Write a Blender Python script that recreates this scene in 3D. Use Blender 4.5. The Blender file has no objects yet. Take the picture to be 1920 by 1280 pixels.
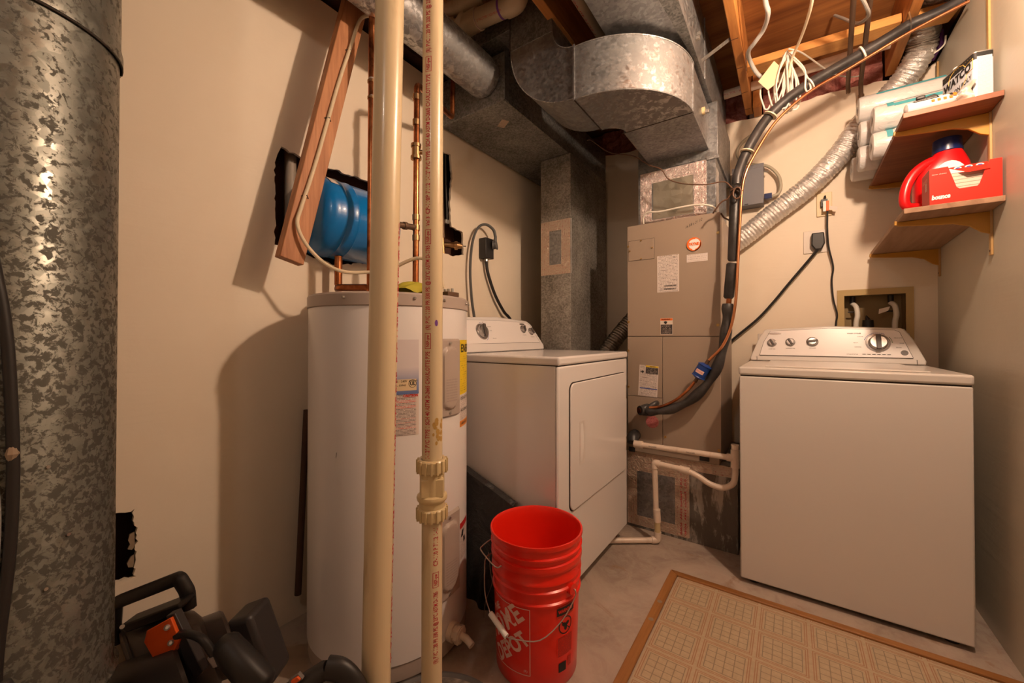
import bpy, bmesh, math, random
from mathutils import Vector, Matrix, noise
random.seed(7)
S = bpy.context.scene
C = S.collection
R = math.radians
PI = math.pi

# ------------------------------------------------------------------ camera
cam_d = bpy.data.cameras.new('camera'); cam = bpy.data.objects.new('camera', cam_d); C.objects.link(cam)
cam_d.sensor_width = 36; cam_d.lens = 36*740/1920; cam_d.shift_y = -15/1920
cam_d.clip_start = 0.02; cam_d.clip_end = 60
cam.location = (0, 0, 1.055); cam.rotation_euler = (R(90)+math.atan(7/740), 0, R(35.2))
S.camera = cam

# ------------------------------------------------------------------ world, lights, exposure
S.view_settings.view_transform = 'Standard'; S.view_settings.look = 'None'
S.view_settings.gamma = 1; S.view_settings.use_curve_mapping = False
S.view_settings.exposure = 0.0
w = bpy.data.worlds.new('world'); S.world = w; w.use_nodes = True
w.node_tree.nodes['Background'].inputs[0].default_value = (0.02, 0.018, 0.015, 1)
w.node_tree.nodes['Background'].inputs[1].default_value = 1.0

LIGHT = (0.390, 1.295, 2.17)
BULB2 = (-0.24, -0.62, 2.2)
BULBS = ((LIGHT, 1450.0, (1.0, 0.71, 0.50)), (BULB2, 185.0, (1.0, 0.84, 0.70)))   # glowing bulb glass, built further down

# ------------------------------------------------------------------ node helpers
MATS = {}
def newmat(name):
    m = bpy.data.materials.new(name); m.use_nodes = True
    nt = m.node_tree; b = nt.nodes['Principled BSDF']
    MATS[name] = m
    return m, nt, b
def rgb(c): return (c[0], c[1], c[2], 1)
def plain(name, col, rough=0.5, metal=0.0, spec=0.5, coat=0.0):
    m, nt, b = newmat(name)
    b.inputs['Base Color'].default_value = rgb(col); b.inputs['Roughness'].default_value = rough
    b.inputs['Metallic'].default_value = metal; b.inputs['Specular IOR Level'].default_value = spec
    b.inputs['Coat Weight'].default_value = coat
    return m
def N(nt, t, **kw):
    n = nt.nodes.new(t)
    for k, v in kw.items(): setattr(n, k, v)
    return n
def coords(nt, scale=(1,1,1), kind='Object', rot=(0,0,0)):
    tc = N(nt, 'ShaderNodeTexCoord'); mp = N(nt, 'ShaderNodeMapping')
    mp.inputs['Scale'].default_value = scale; mp.inputs['Rotation'].default_value = rot
    nt.links.new(tc.outputs[kind], mp.inputs[0]); return mp.outputs[0]
def noise_n(nt, vec, scale, detail=4, rough=0.55, dist=0.0):
    n = N(nt, 'ShaderNodeTexNoise'); n.inputs['Scale'].default_value = scale
    n.inputs['Detail'].default_value = detail; n.inputs['Roughness'].default_value = rough
    n.inputs['Distortion'].default_value = dist
    nt.links.new(vec, n.inputs['Vector']); return n.outputs[0]
def ramp(nt, fac, stops):
    r = N(nt, 'ShaderNodeValToRGB'); e = r.color_ramp.elements
    while len(e) < len(stops): e.new(0.5)
    for k, (p, c) in enumerate(stops):
        e[k].position = p; e[k].color = rgb(c) if len(c) == 3 else c
    nt.links.new(fac, r.inputs[0]); return r.outputs[0]
def mix(nt, fac, a, b, mode='MIX'):
    n = N(nt, 'ShaderNodeMix', data_type='RGBA', blend_type=mode)
    for s, v in ((n.inputs[0], fac), (n.inputs[6], a), (n.inputs[7], b)):
        if hasattr(v, 'is_linked') or isinstance(v, bpy.types.NodeSocket): nt.links.new(v, s)
        elif isinstance(v, (int, float)): s.default_value = v
        else: s.default_value = rgb(v)
    return n.outputs[2]
def bump(nt, b, h, strength, dist=0.01):
    n = N(nt, 'ShaderNodeBump'); n.inputs['Strength'].default_value = strength; n.inputs['Distance'].default_value = dist
    nt.links.new(h, n.inputs['Height']); nt.links.new(n.outputs[0], b.inputs['Normal'])
def L(nt, a, b): nt.links.new(a, b)

def wall_mat(name, base, alt):
    m, nt, b = newmat(name)
    v = coords(nt)
    n1 = noise_n(nt, v, 1.6, 5, 0.6, 0.4); n2 = noise_n(nt, v, 38, 4, 0.6)
    L(nt, ramp(nt, n1, [(0.35, alt), (0.62, base)]), b.inputs['Base Color'])
    b.inputs['Roughness'].default_value = 0.55; b.inputs['Specular IOR Level'].default_value = 0.35
    v2 = coords(nt, (0.6, 0.6, 6)); n3 = noise_n(nt, v2, 3.0, 3, 0.6, 0.6)
    ma = N(nt, 'ShaderNodeMath', operation='MULTIPLY'); ma.inputs[1].default_value = 0.35
    L(nt, n2, ma.inputs[0])
    ad = N(nt, 'ShaderNodeMath', operation='ADD'); L(nt, ma.outputs[0], ad.inputs[0]); L(nt, n3, ad.inputs[1])
    bump(nt, b, ad.outputs[0], 0.12, 0.01)
    return m
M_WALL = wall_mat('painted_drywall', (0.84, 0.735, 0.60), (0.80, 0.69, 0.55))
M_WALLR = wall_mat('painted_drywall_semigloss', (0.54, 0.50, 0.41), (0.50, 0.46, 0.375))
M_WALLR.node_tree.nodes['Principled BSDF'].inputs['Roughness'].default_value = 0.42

def concrete():
    m, nt, b = newmat('concrete_floor')
    v = coords(nt)
    n1 = noise_n(nt, v, 2.2, 8, 0.62, 0.8); n2 = noise_n(nt, v, 14, 8, 0.7, 1.2); n3 = noise_n(nt, v, 5.0, 6, 0.6, 2.0)
    c = ramp(nt, n1, [(0.30, (0.22, 0.16, 0.13)), (0.48, (0.37, 0.29, 0.24)), (0.66, (0.52, 0.42, 0.35))])
    c = mix(nt, ramp(nt, n2, [(0.42, (0, 0, 0)), (0.60, (0.55, 0.55, 0.55))]), c, (0.46, 0.39, 0.32))
    c = mix(nt, ramp(nt, n3, [(0.60, (0, 0, 0)), (0.70, (0.7, 0.7, 0.7))]), c, (0.30, 0.18, 0.11))
    vo = N(nt, 'ShaderNodeTexVoronoi'); vo.inputs['Scale'].default_value = 16; L(nt, v, vo.inputs['Vector'])
    c = mix(nt, ramp(nt, vo.outputs['Distance'], [(0.0, (0.8, 0.8, 0.8)), (0.06, (0, 0, 0))]), c, (0.6, 0.52, 0.44))
    L(nt, c, b.inputs['Base Color']); b.inputs['Roughness'].default_value = 0.6
    bump(nt, b, n2, 0.25, 0.01)
    return m
M_FLOOR = concrete()

def galv(name, dark, light, scale=55, rough=0.38, metal=0.85, blotch=None, blotch_scale=18, stretch=(1,1,1)):
    m, nt, b = newmat(name)
    v = coords(nt, stretch)
    vo = N(nt, 'ShaderNodeTexVoronoi'); vo.inputs['Scale'].default_value = scale; L(nt, v, vo.inputs['Vector'])
    n1 = noise_n(nt, v, 3.5, 6, 0.6, 0.6)
    sep = N(nt, 'ShaderNodeSeparateColor'); L(nt, vo.outputs['Color'], sep.inputs[0])
    c = ramp(nt, sep.outputs[0], [(0.1, dark), (0.9, light)])
    c2 = ramp(nt, n1, [(0.35, dark), (0.65, light)])
    c = mix(nt, 0.5, c, c2)
    rr = ramp(nt, sep.outputs[1], [(0, (rough-0.1,)*3), (1, (rough+0.14,)*3)])
    if blotch:
        n2 = noise_n(nt, v, blotch_scale, 6, 0.68, 0.5)
        n3 = noise_n(nt, coords(nt, (1, 1, 0.6)), 1.6, 3, 0.5)
        ad = N(nt, 'ShaderNodeMath', operation='ADD'); L(nt, n2, ad.inputs[0])
        mu = N(nt, 'ShaderNodeMath', operation='MULTIPLY'); mu.inputs[1].default_value = 0.35; L(nt, n3, mu.inputs[0]); L(nt, mu.outputs[0], ad.inputs[1])
        f = ramp(nt, ad.outputs[0], [(0.66, (0, 0, 0)), (0.72, (0.85, 0.85, 0.85))])
        c = mix(nt, f, c, blotch)
        rr = mix(nt, f, rr, (0.7, 0.7, 0.7))
    L(nt, c, b.inputs['Base Color']); L(nt, rr, b.inputs['Roughness'])
    b.inputs['Metallic'].default_value = metal
    bump(nt, b, noise_n(nt, coords(nt), 9, 3, 0.5), 0.15, 0.01)
    return m
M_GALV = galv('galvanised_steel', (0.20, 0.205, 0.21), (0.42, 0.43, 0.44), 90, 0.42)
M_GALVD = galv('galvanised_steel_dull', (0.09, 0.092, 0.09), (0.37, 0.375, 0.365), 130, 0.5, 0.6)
M_GALVB = galv('galvanised_steel_bright', (0.33, 0.335, 0.345), (0.62, 0.625, 0.635), 100, 0.38, 0.85, (0.24, 0.235, 0.235), 30)
M_GALVOLD = galv('weathered_galvanised_steel', (0.165, 0.170, 0.150), (0.27, 0.275, 0.245), 70, 0.40, 0.75, (0.070, 0.066, 0.055), 75)
M_GALVBASE = galv('corroded_galvanised_steel', (0.24, 0.23, 0.21), (0.42, 0.39, 0.35), 50, 0.5, 0.5, (0.11, 0.095, 0.08), 14, (1, 1, 0.25))

def wood(name, a, bb, axis='y', scale=8, rough=0.6, knots=True):
    m, nt, b = newmat(name)
    st = {'x': (0.08, 1, 1), 'y': (1, 0.08, 1), 'z': (1, 1, 0.08)}[axis]
    v = coords(nt, st)
    n1 = noise_n(nt, v, scale*4, 6, 0.6, 1.2); n2 = noise_n(nt, v, scale, 4, 0.6, 2.0)
    c = mix(nt, 0.5, ramp(nt, n1, [(0.35, a), (0.65, bb)]), ramp(nt, n2, [(0.35, a), (0.65, bb)]))
    if knots:
        vo = N(nt, 'ShaderNodeTexVoronoi'); vo.inputs['Scale'].default_value = 3.2
        L(nt, coords(nt, tuple(0.35 if s < 1 else 1 for s in st)), vo.inputs['Vector'])
        c = mix(nt, ramp(nt, vo.outputs['Distance'], [(0.02, (0.8, 0.8, 0.8)), (0.06, (0, 0, 0))]), c, tuple(x*0.3 for x in a))
    L(nt, c, b.inputs['Base Color']); b.inputs['Roughness'].default_value = rough
    bump(nt, b, n1, 0.15, 0.004)
    return m
M_JOIST = wood('joist_pine', (0.32, 0.11, 0.022), (0.56, 0.24, 0.06), 'y')
M_BLOCK = wood('blocking_pine', (0.50, 0.21, 0.05), (0.74, 0.38, 0.11), 'x')
M_BRACE = wood('brace_pine', (0.30, 0.11, 0.04), (0.56, 0.26, 0.12), 'z', 12)
M_PLY = wood('subfloor_plywood', (0.17, 0.055, 0.011), (0.44, 0.18, 0.045), 'x', 4.0, 0.7)
M_SHELF = wood('shelf_board', (0.17, 0.05, 0.018), (0.31, 0.11, 0.04), 'x', 5, 0.5, False)
M_SHELF2 = wood('shelf_plywood', (0.22, 0.11, 0.055), (0.40, 0.24, 0.145), 'y', 5, 0.6, False)
M_TRIMW = wood('stained_trim', (0.22, 0.085, 0.02), (0.38, 0.17, 0.05), 'x', 9, 0.5, False)
M_TRIMWY = wood('stained_trim_y', (0.22, 0.085, 0.02), (0.38, 0.17, 0.05), 'y', 9, 0.5, False)
M_DARKWOOD = wood('dark_stud', (0.05, 0.02, 0.012), (0.09, 0.04, 0.02), 'z', 8, 0.8)
M_REDWOOD = plain('red_brown_block', (0.16, 0.03, 0.015), 0.7)
M_CAVITY = plain('cavity_dark_brown', (0.09, 0.035, 0.02), 0.9)

M_WHITE = plain('white_enamel', (0.74, 0.71, 0.70), 0.22, 0, 0.5, 0.3)
M_WHITE2 = plain('white_enamel_washer', (0.66, 0.62, 0.58), 0.28, 0, 0.5, 0.2)
M_HEATW = plain('heater_white_enamel', (0.74, 0.71, 0.71), 0.28, 0, 0.5, 0.2)
M_PANEL = plain('console_face', (0.80, 0.76, 0.75), 0.3)
M_HEATG = plain('heater_taupe', (0.42, 0.35, 0.31), 0.4)
M_TAN = plain('furnace_tan_paint', (0.34, 0.265, 0.205), 0.38)
M_TAND = plain('seam_shadow_gap', (0.03, 0.02, 0.015), 0.8)
M_BLACK = plain('black_plastic', (0.018, 0.016, 0.016), 0.45)
M_BLACKS = plain('black_soft_rubber', (0.03, 0.028, 0.028), 0.7)
M_DGREY = plain('dark_grey_plastic', (0.075, 0.06, 0.055), 0.4)
M_DGREY2 = plain('charcoal_plastic', (0.035, 0.03, 0.03), 0.45)
M_GREYCORD = plain('grey_cord', (0.10, 0.10, 0.10), 0.5)
M_CHROME = plain('chrome', (0.65, 0.62, 0.6), 0.15, 1.0)
M_KNOB = plain('silver_knob', (0.45, 0.43, 0.42), 0.25, 0.8)
M_SCREW = plain('brassy_screw', (0.55, 0.36, 0.14), 0.35, 1.0)
M_STEEL = plain('zinc_steel', (0.55, 0.53, 0.5), 0.35, 0.9)
M_WIRE = plain('bail_wire', (0.5, 0.42, 0.38), 0.4, 0.9)
M_ORANGE = plain('orange_plastic', (0.75, 0.10, 0.01), 0.45)
M_IVORY = plain('ivory_plastic', (0.68, 0.52, 0.28), 0.4)
M_WPLATE = plain('white_plate', (0.72, 0.64, 0.56), 0.4)
M_BOXTRIM = plain('laundry_box_frame_paint', (0.50, 0.36, 0.15), 0.5)
M_BOXIN = plain('laundry_box_inside', (0.28, 0.19, 0.08), 0.6)
M_GREYBOX = plain('grey_enclosure', (0.17, 0.17, 0.19), 0.45, 0.2)
M_BLUE = plain('blue_tank_paint', (0.0, 0.16, 0.50), 0.32, 0, 0.5, 0.3)
M_BLUED = plain('navy_plastic', (0.008, 0.02, 0.10), 0.3)
M_BLUEF = plain('filter_blue', (0.01, 0.05, 0.26), 0.35)
M_REDPLAST = plain('red_bottle_plastic', (0.60, 0.006, 0.008), 0.3)
M_BOUNCE = plain('orange_red_carton', (0.78, 0.022, 0.008), 0.55, spec=0.3)
M_BOUNCES = plain('carton_side_pink', (0.55, 0.16, 0.14), 0.5)
M_INK = plain('black_ink', (0.012, 0.012, 0.012), 0.6)
M_REDINK = plain('red_ink', (0.50, 0.01, 0.04), 0.6)
M_WINK = plain('white_ink', (0.85, 0.55, 0.48), 0.5)
M_WINK2 = plain('pure_white_ink', (0.88, 0.86, 0.84), 0.5)
M_BLUEINK = plain('blue_ink', (0.02, 0.06, 0.35), 0.5)
M_GREENINK = plain('green_ink', (0.01, 0.15, 0.05), 0.5)
M_ORINK = plain('orange_ink', (0.85, 0.16, 0.01), 0.5)
M_GOLD = plain('gold_ink', (0.62, 0.40, 0.10), 0.5)
M_TEAL = plain('teal_print', (0.08, 0.38, 0.44), 0.5)
M_PURPLE = plain('purple_primer', (0.17, 0.05, 0.30), 0.5)
M_CREAMW = plain('cream_cable', (0.72, 0.60, 0.42), 0.5)
M_WHITEW = plain('white_cable', (0.74, 0.70, 0.62), 0.45)
M_GREYW = plain('grey_cable', (0.32, 0.31, 0.29), 0.5)
M_BROWNW = plain('brown_wire', (0.12, 0.06, 0.035), 0.5)
M_YELLOWB = plain('shelf_bracket_yellow', (0.48, 0.235, 0.025), 0.45)
M_CAN = plain('can_white_label', (0.56, 0.60, 0.66), 0.35)
M_BRICKY = plain('yellow_rag', (0.42, 0.36, 0.03), 0.8)
M_STRAW = plain('dryer_sheet_paper', (0.62, 0.58, 0.48), 0.7)
M_LAMP = None

def copper():
    m, nt, b = newmat('aged_copper')
    v = coords(nt)
    n1 = noise_n(nt, v, 9, 6, 0.65, 0.5)
    L(nt, ramp(nt, n1, [(0.36, (0.17, 0.055, 0.022)), (0.5, (0.46, 0.16, 0.06)), (0.66, (0.66, 0.27, 0.12))]), b.inputs['Base Color'])
    b.inputs['Metallic'].default_value = 1.0; b.inputs['Roughness'].default_value = 0.33
    return m
M_COPPER = copper()
M_COPPERB = plain('bright_copper', (0.80, 0.36, 0.18), 0.28, 1.0)
M_BRASS = plain('tarnished_brass', (0.42, 0.25, 0.12), 0.38, 1.0)
M_SOLDER = plain('solder_joint', (0.55, 0.45, 0.38), 0.5, 0.8)
M_IRON = plain('black_iron_pipe', (0.13, 0.075, 0.045), 0.5, 0.5)

def pvc(name, col, dirt):
    m, nt, b = newmat(name)
    v = coords(nt, (1, 1, 0.25)); n1 = noise_n(nt, v, 10, 6, 0.65, 0.5)
    L(nt, ramp(nt, n1, [(0.30, dirt), (0.42, col)]), b.inputs['Base Color'])
    b.inputs['Roughness'].default_value = 0.3; b.inputs['Coat Weight'].default_value = 0.15
    return m
M_PVC = pvc('aged_pvc', (0.66, 0.54, 0.35), (0.52, 0.40, 0.24))
M_PVCT = pvc('fitting_pvc', (0.62, 0.49, 0.27), (0.54, 0.40, 0.20))
M_PVCW = pvc('white_pvc', (0.72, 0.60, 0.50), (0.60, 0.46, 0.36))
M_PVCD = pvc('drain_pvc', (0.52, 0.42, 0.30), (0.40, 0.30, 0.20))

def foam():
    m, nt, b = newmat('black_foam_insulation')
    n1 = noise_n(nt, coords(nt), 14, 4, 0.6)
    L(nt, ramp(nt, n1, [(0.4, (0.022, 0.02, 0.02)), (0.7, (0.06, 0.055, 0.055))]), b.inputs['Base Color'])
    b.inputs['Roughness'].default_value = 0.42; bump(nt, b, n1, 0.2, 0.01)
    return m
M_FOAM = foam()
def bagmat():
    m, nt, b = newmat('black_nylon')
    n1 = noise_n(nt, coords(nt), 9, 5, 0.6, 1.0)
    b.inputs['Base Color'].default_value = (0.022, 0.02, 0.02, 1); b.inputs['Roughness'].default_value = 0.4
    bump(nt, b, n1, 0.6, 0.03); return m
M_BAG = bagmat()
def foil(name, col=(0.62, 0.57, 0.53), rough=0.22, sc=28):
    m, nt, b = newmat(name)
    n1 = noise_n(nt, coords(nt), sc, 5, 0.65, 1.0)
    b.inputs['Base Color'].default_value = rgb(col); b.inputs['Metallic'].default_value = 1.0
    b.inputs['Roughness'].default_value = rough; bump(nt, b, n1, 0.9, 0.012); return m
M_FOIL = foil('foil_duct', (0.86, 0.84, 0.82), 0.40)
M_FOIL.node_tree.nodes['Principled BSDF'].inputs['Metallic'].default_value = 0.8
def foiltape(name, base):
    # foil tape with faded red print running along it
    m, nt, b = newmat(name)
    tc = N(nt, 'ShaderNodeTexCoord'); v = tc.outputs['UV']
    mp = N(nt, 'ShaderNodeMapping'); mp.inputs['Scale'].default_value = (40, 260, 1); L(nt, v, mp.inputs[0])
    n1 = noise_n(nt, mp.outputs[0], 1.6, 3, 0.6)
    mp2 = N(nt, 'ShaderNodeMapping'); mp2.inputs['Scale'].default_value = (7, 44, 1); L(nt, v, mp2.inputs[0])
    wv = N(nt, 'ShaderNodeTexWave', bands_direction='Y'); wv.inputs['Scale'].default_value = 0.5; wv.inputs['Distortion'].default_value = 2.0
    L(nt, mp2.outputs[0], wv.inputs['Vector'])
    ml = N(nt, 'ShaderNodeMath', operation='MULTIPLY')
    L(nt, ramp(nt, n1, [(0.555, (0, 0, 0)), (0.62, (1, 1, 1))]), ml.inputs[0])
    L(nt, ramp(nt, wv.outputs[0], [(0.45, (0, 0, 0)), (0.60, (0.8, 0.8, 0.8))]), ml.inputs[1])
    c = mix(nt, ml.outputs[0], base, (0.45, 0.03, 0.06))
    L(nt, c, b.inputs['Base Color']); b.inputs['Metallic'].default_value = 0.55; b.inputs['Roughness'].default_value = 0.30
    bump(nt, b, noise_n(nt, coords(nt), 34, 5, 0.65, 1.5), 0.8, 0.012)
    return m
M_TAPE = foiltape('printed_foil_tape', (0.62, 0.53, 0.50))
M_TAPE2 = foiltape('printed_foil_tape_matte', (0.60, 0.48, 0.38))
def insul():
    m, nt, b = newmat('pink_fibreglass')
    n1 = noise_n(nt, coords(nt), 16, 8, 0.75, 1.0)
    L(nt, ramp(nt, n1, [(0.35, (0.42, 0.08, 0.07)), (0.6, (0.80, 0.34, 0.28))]), b.inputs['Base Color'])
    b.inputs['Roughness'].default_value = 0.95; bump(nt, b, n1, 1.0, 0.04); return m
M_PINK = insul()
def bucketmat():
    m, nt, b = newmat('orange_red_bucket_plastic')
    b.inputs['Base Color'].default_value = (0.80, 0.018, 0.006, 1); b.inputs['Roughness'].default_value = 0.3
    b.inputs['Subsurface Weight'].default_value = 0.0; b.inputs['Coat Weight'].default_value = 0.2
    return m
M_BUCKET = bucketmat()
def plastic_wrap():
    m, nt, b = newmat('wrapped_paper')
    n1 = noise_n(nt, coords(nt), 20, 4, 0.6, 1.5)
    b.inputs['Base Color'].default_value = (0.66, 0.65, 0.64, 1); b.inputs['Roughness'].default_value = 0.35
    b.inputs['Coat Weight'].default_value = 0.6; b.inputs['Coat Roughness'].default_value = 0.12
    bump(nt, b, n1, 0.5, 0.01); return m
M_WRAP = plastic_wrap()
def labelmat(name, paper, ink, rows=22, cols=30, thr=0.48, red=None):
    # paper with rows of small broken print; rows run along U
    m, nt, b = newmat(name)
    tc = N(nt, 'ShaderNodeTexCoord')
    sx = N(nt, 'ShaderNodeSeparateXYZ'); L(nt, tc.outputs['UV'], sx.inputs[0])
    mu = N(nt, 'ShaderNodeMath', operation='MULTIPLY'); mu.inputs[1].default_value = rows; L(nt, sx.outputs[1], mu.inputs[0])
    fr = N(nt, 'ShaderNodeMath', operation='FRACT'); L(nt, mu.outputs[0], fr.inputs[0])
    fl = N(nt, 'ShaderNodeMath', operation='FLOOR'); L(nt, mu.outputs[0], fl.inputs[0])
    row = ramp(nt, fr.outputs[0], [(0.30, (0, 0, 0)), (0.36, (1, 1, 1)), (0.80, (1, 1, 1)), (0.86, (0, 0, 0))])
    cb = N(nt, 'ShaderNodeCombineXYZ')
    mx = N(nt, 'ShaderNodeMath', operation='MULTIPLY'); mx.inputs[1].default_value = cols; L(nt, sx.outputs[0], mx.inputs[0])
    L(nt, mx.outputs[0], cb.inputs[0]); L(nt, fl.outputs[0], cb.inputs[1])
    n1 = noise_n(nt, cb.outputs[0], 1.7, 2, 0.7)
    f = ramp(nt, n1, [(thr, (0, 0, 0)), (thr+0.03, (0.9, 0.9, 0.9))])
    ml = N(nt, 'ShaderNodeMath', operation='MULTIPLY'); L(nt, f, ml.inputs[0]); L(nt, row, ml.inputs[1])
    # margins
    mg = N(nt, 'ShaderNodeMath', operation='MULTIPLY')
    ed = ramp(nt, sx.outputs[0], [(0.03, (0, 0, 0)), (0.06, (1, 1, 1)), (0.92, (1, 1, 1)), (0.96, (0, 0, 0))])
    L(nt, ed, mg.inputs[0]); L(nt, ml.outputs[0], mg.inputs[1])
    inkc = ink
    if red:
        cb2 = N(nt, 'ShaderNodeCombineXYZ'); L(nt, fl.outputs[0], cb2.inputs[1])
        inkc = mix(nt, ramp(nt, noise_n(nt, cb2.outputs[0], 0.31, 0), [(0.56, (0, 0, 0)), (0.58, (1, 1, 1))]), ink, red)
    L(nt, mix(nt, mg.outputs[0], paper, inkc), b.inputs['Base Color']); b.inputs['Roughness'].default_value = 0.45
    return m
M_LAB = labelmat('white_label_print', (0.72, 0.64, 0.60), (0.16, 0.13, 0.12), 26, 34)
M_LABR = labelmat('caution_label_print', (0.70, 0.60, 0.55), (0.10, 0.08, 0.08), 30, 40, 0.40, (0.55, 0.04, 0.02))
M_LABY = labelmat('yellow_label_print', (0.80, 0.58, 0.01), (0.05, 0.04, 0.01), 24, 16, 0.56)
M_LABK = labelmat('black_label_print', (0.03, 0.025, 0.025), (0.50, 0.42, 0.38), 8, 14, 0.5)
M_LABBK = labelmat('bucket_warning_print', (0.80, 0.018, 0.006), (0.02, 0.005, 0.004), 22, 22, 0.36)
M_LABRED = labelmat('red_label_print', (0.60, 0.20, 0.20), (0.30, 0.02, 0.03), 9, 16, 0.45)
M_LABP = labelmat('raised_text_panel', (0.42, 0.35, 0.31), (0.34, 0.28, 0.25), 9, 14, 0.4)
M_LABGREY = labelmat('pale_label_print', (0.72, 0.64, 0.60), (0.45, 0.38, 0.36), 4, 30, 0.5)
M_SIDE = labelmat('can_side_print', (0.46, 0.50, 0.56), (0.40, 0.40, 0.44), 34, 26, 0.42)

def mat_vinyl():
    # vinyl floor covering: 0.153 x 0.115 m cells with double border lines and an inner grid
    m, nt, b = newmat('printed_vinyl_tiles')
    tc = N(nt, 'ShaderNodeTexCoord'); sx = N(nt, 'ShaderNodeSeparateXYZ'); L(nt, tc.outputs['UV'], sx.inputs[0])
    def cell(sock, period):
        mu = N(nt, 'ShaderNodeMath', operation='DIVIDE'); mu.inputs[1].default_value = period; L(nt, sock, mu.inputs[0])
        fr = N(nt, 'ShaderNodeMath', operation='FRACT'); L(nt, mu.outputs[0], fr.inputs[0]); return fr.outputs[0]
    fx, fy = cell(sx.outputs[0], 0.152), cell(sx.outputs[1], 0.152)
    def near(sock, p, wd):
        s = N(nt, 'ShaderNodeMath', operation='SUBTRACT'); s.inputs[1].default_value = p; L(nt, sock, s.inputs[0])
        a = N(nt, 'ShaderNodeMath', operation='ABSOLUTE'); L(nt, s.outputs[0], a.inputs[0])
        l = N(nt, 'ShaderNodeMath', operation='LESS_THAN'); l.inputs[1].default_value = wd; L(nt, a.outputs[0], l.inputs[0]); return l.outputs[0]
    def between(sock, p, q):
        a = N(nt, 'ShaderNodeMath', operation='GREATER_THAN'); a.inputs[1].default_value = p; L(nt, sock, a.inputs[0])
        c = N(nt, 'ShaderNodeMath', operation='LESS_THAN'); c.inputs[1].default_value = q; L(nt, sock, c.inputs[0])
        return mulm(a.outputs[0], c.outputs[0])
    def mulm(a, c):
        n = N(nt, 'ShaderNodeMath', operation='MULTIPLY'); L(nt, a, n.inputs[0]); L(nt, c, n.inputs[1]); return n.outputs[0]
    def mx(a, c):
        n = N(nt, 'ShaderNodeMath', operation='MAXIMUM'); L(nt, a, n.inputs[0]); L(nt, c, n.inputs[1]); return n.outputs[0]
    red = None
    for d in (0.045, 0.085):
        for s, o in ((fx, fy), (fy, fx)):
            for p in (d, 1-d):
                q = mulm(near(s, p, 0.009), between(o, d-0.004, 1-d+0.004)); red = q if red is None else mx(red, q)
    grey = None
    for p in (0.145, 0.3225, 0.5, 0.6775, 0.855):
        for s, o in ((fx, fy), (fy, fx)):
            q = mulm(near(s, p, 0.0085), between(o, 0.14, 0.86)); grey = q if grey is None else mx(grey, q)
    v = coords(nt); n1 = noise_n(nt, v, 60, 4, 0.7); n2 = noise_n(nt, v, 5, 4, 0.6)
    base = ramp(nt, n1, [(0.3, (0.44, 0.34, 0.22)), (0.7, (0.54, 0.43, 0.29))])
    base = mix(nt, ramp(nt, n2, [(0.45, (0, 0, 0)), (0.8, (0.35, 0.35, 0.35))]), base, (0.40, 0.30, 0.19))
    k = N(nt, 'ShaderNodeMath', operation='MULTIPLY'); k.inputs[1].default_value = 0.8; L(nt, red, k.inputs[0])
    g = N(nt, 'ShaderNodeMath', operation='MULTIPLY'); g.inputs[1].default_value = 0.8; L(nt, grey, g.inputs[0])
    c = mix(nt, k.outputs[0], base, (0.36, 0.16, 0.08)); c = mix(nt, g.outputs[0], c, (0.22, 0.17, 0.12))
    L(nt, c, b.inputs['Base Color']); b.inputs['Roughness'].default_value = 0.5
    return m
M_VINYL = mat_vinyl()
def lampmat(col, strength):
    m, nt, b = newmat('frosted_bulb_glass')
    b.inputs['Base Color'].default_value = (0.9, 0.85, 0.75, 1); b.inputs['Roughness'].default_value = 0.3
    b.inputs['Emission Color'].default_value = rgb(col); b.inputs['Emission Strength'].default_value = strength
    return m
M_PORC = plain('porcelain', (0.75, 0.72, 0.66), 0.25)

# ------------------------------------------------------------------ mesh helpers
def smooth_path(pts, k=8):
    P = [Vector(p) for p in pts]; out = []
    for i in range(len(P)-1):
        p0 = P[i-1] if i else P[i]*2-P[i+1]; p1 = P[i]; p2 = P[i+1]; p3 = P[i+2] if i+2 < len(P) else P[i+1]*2-P[i]
        for j in range(k):
            t = j/k
            out.append(0.5*((2*p1)+(p2-p0)*t+(2*p0-5*p1+4*p2-p3)*t*t+(3*p1-p0-3*p2+p3)*t**3))
    out.append(P[-1]); return out
def bend_path(pts, rad, k=5):
    P = [Vector(p) for p in pts]; out = [P[0]]
    for i in range(1, len(P)-1):
        a, b, c = P[i-1], P[i], P[i+1]
        r = min(rad, (a-b).length*0.45, (c-b).length*0.45)
        s = b+(a-b).normalized()*r; e = b+(c-b).normalized()*r
        for j in range(k+1):
            t = j/k; out.append((1-t)**2*s+2*t*(1-t)*b+t*t*e)
    out.append(P[-1]); return out

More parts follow.
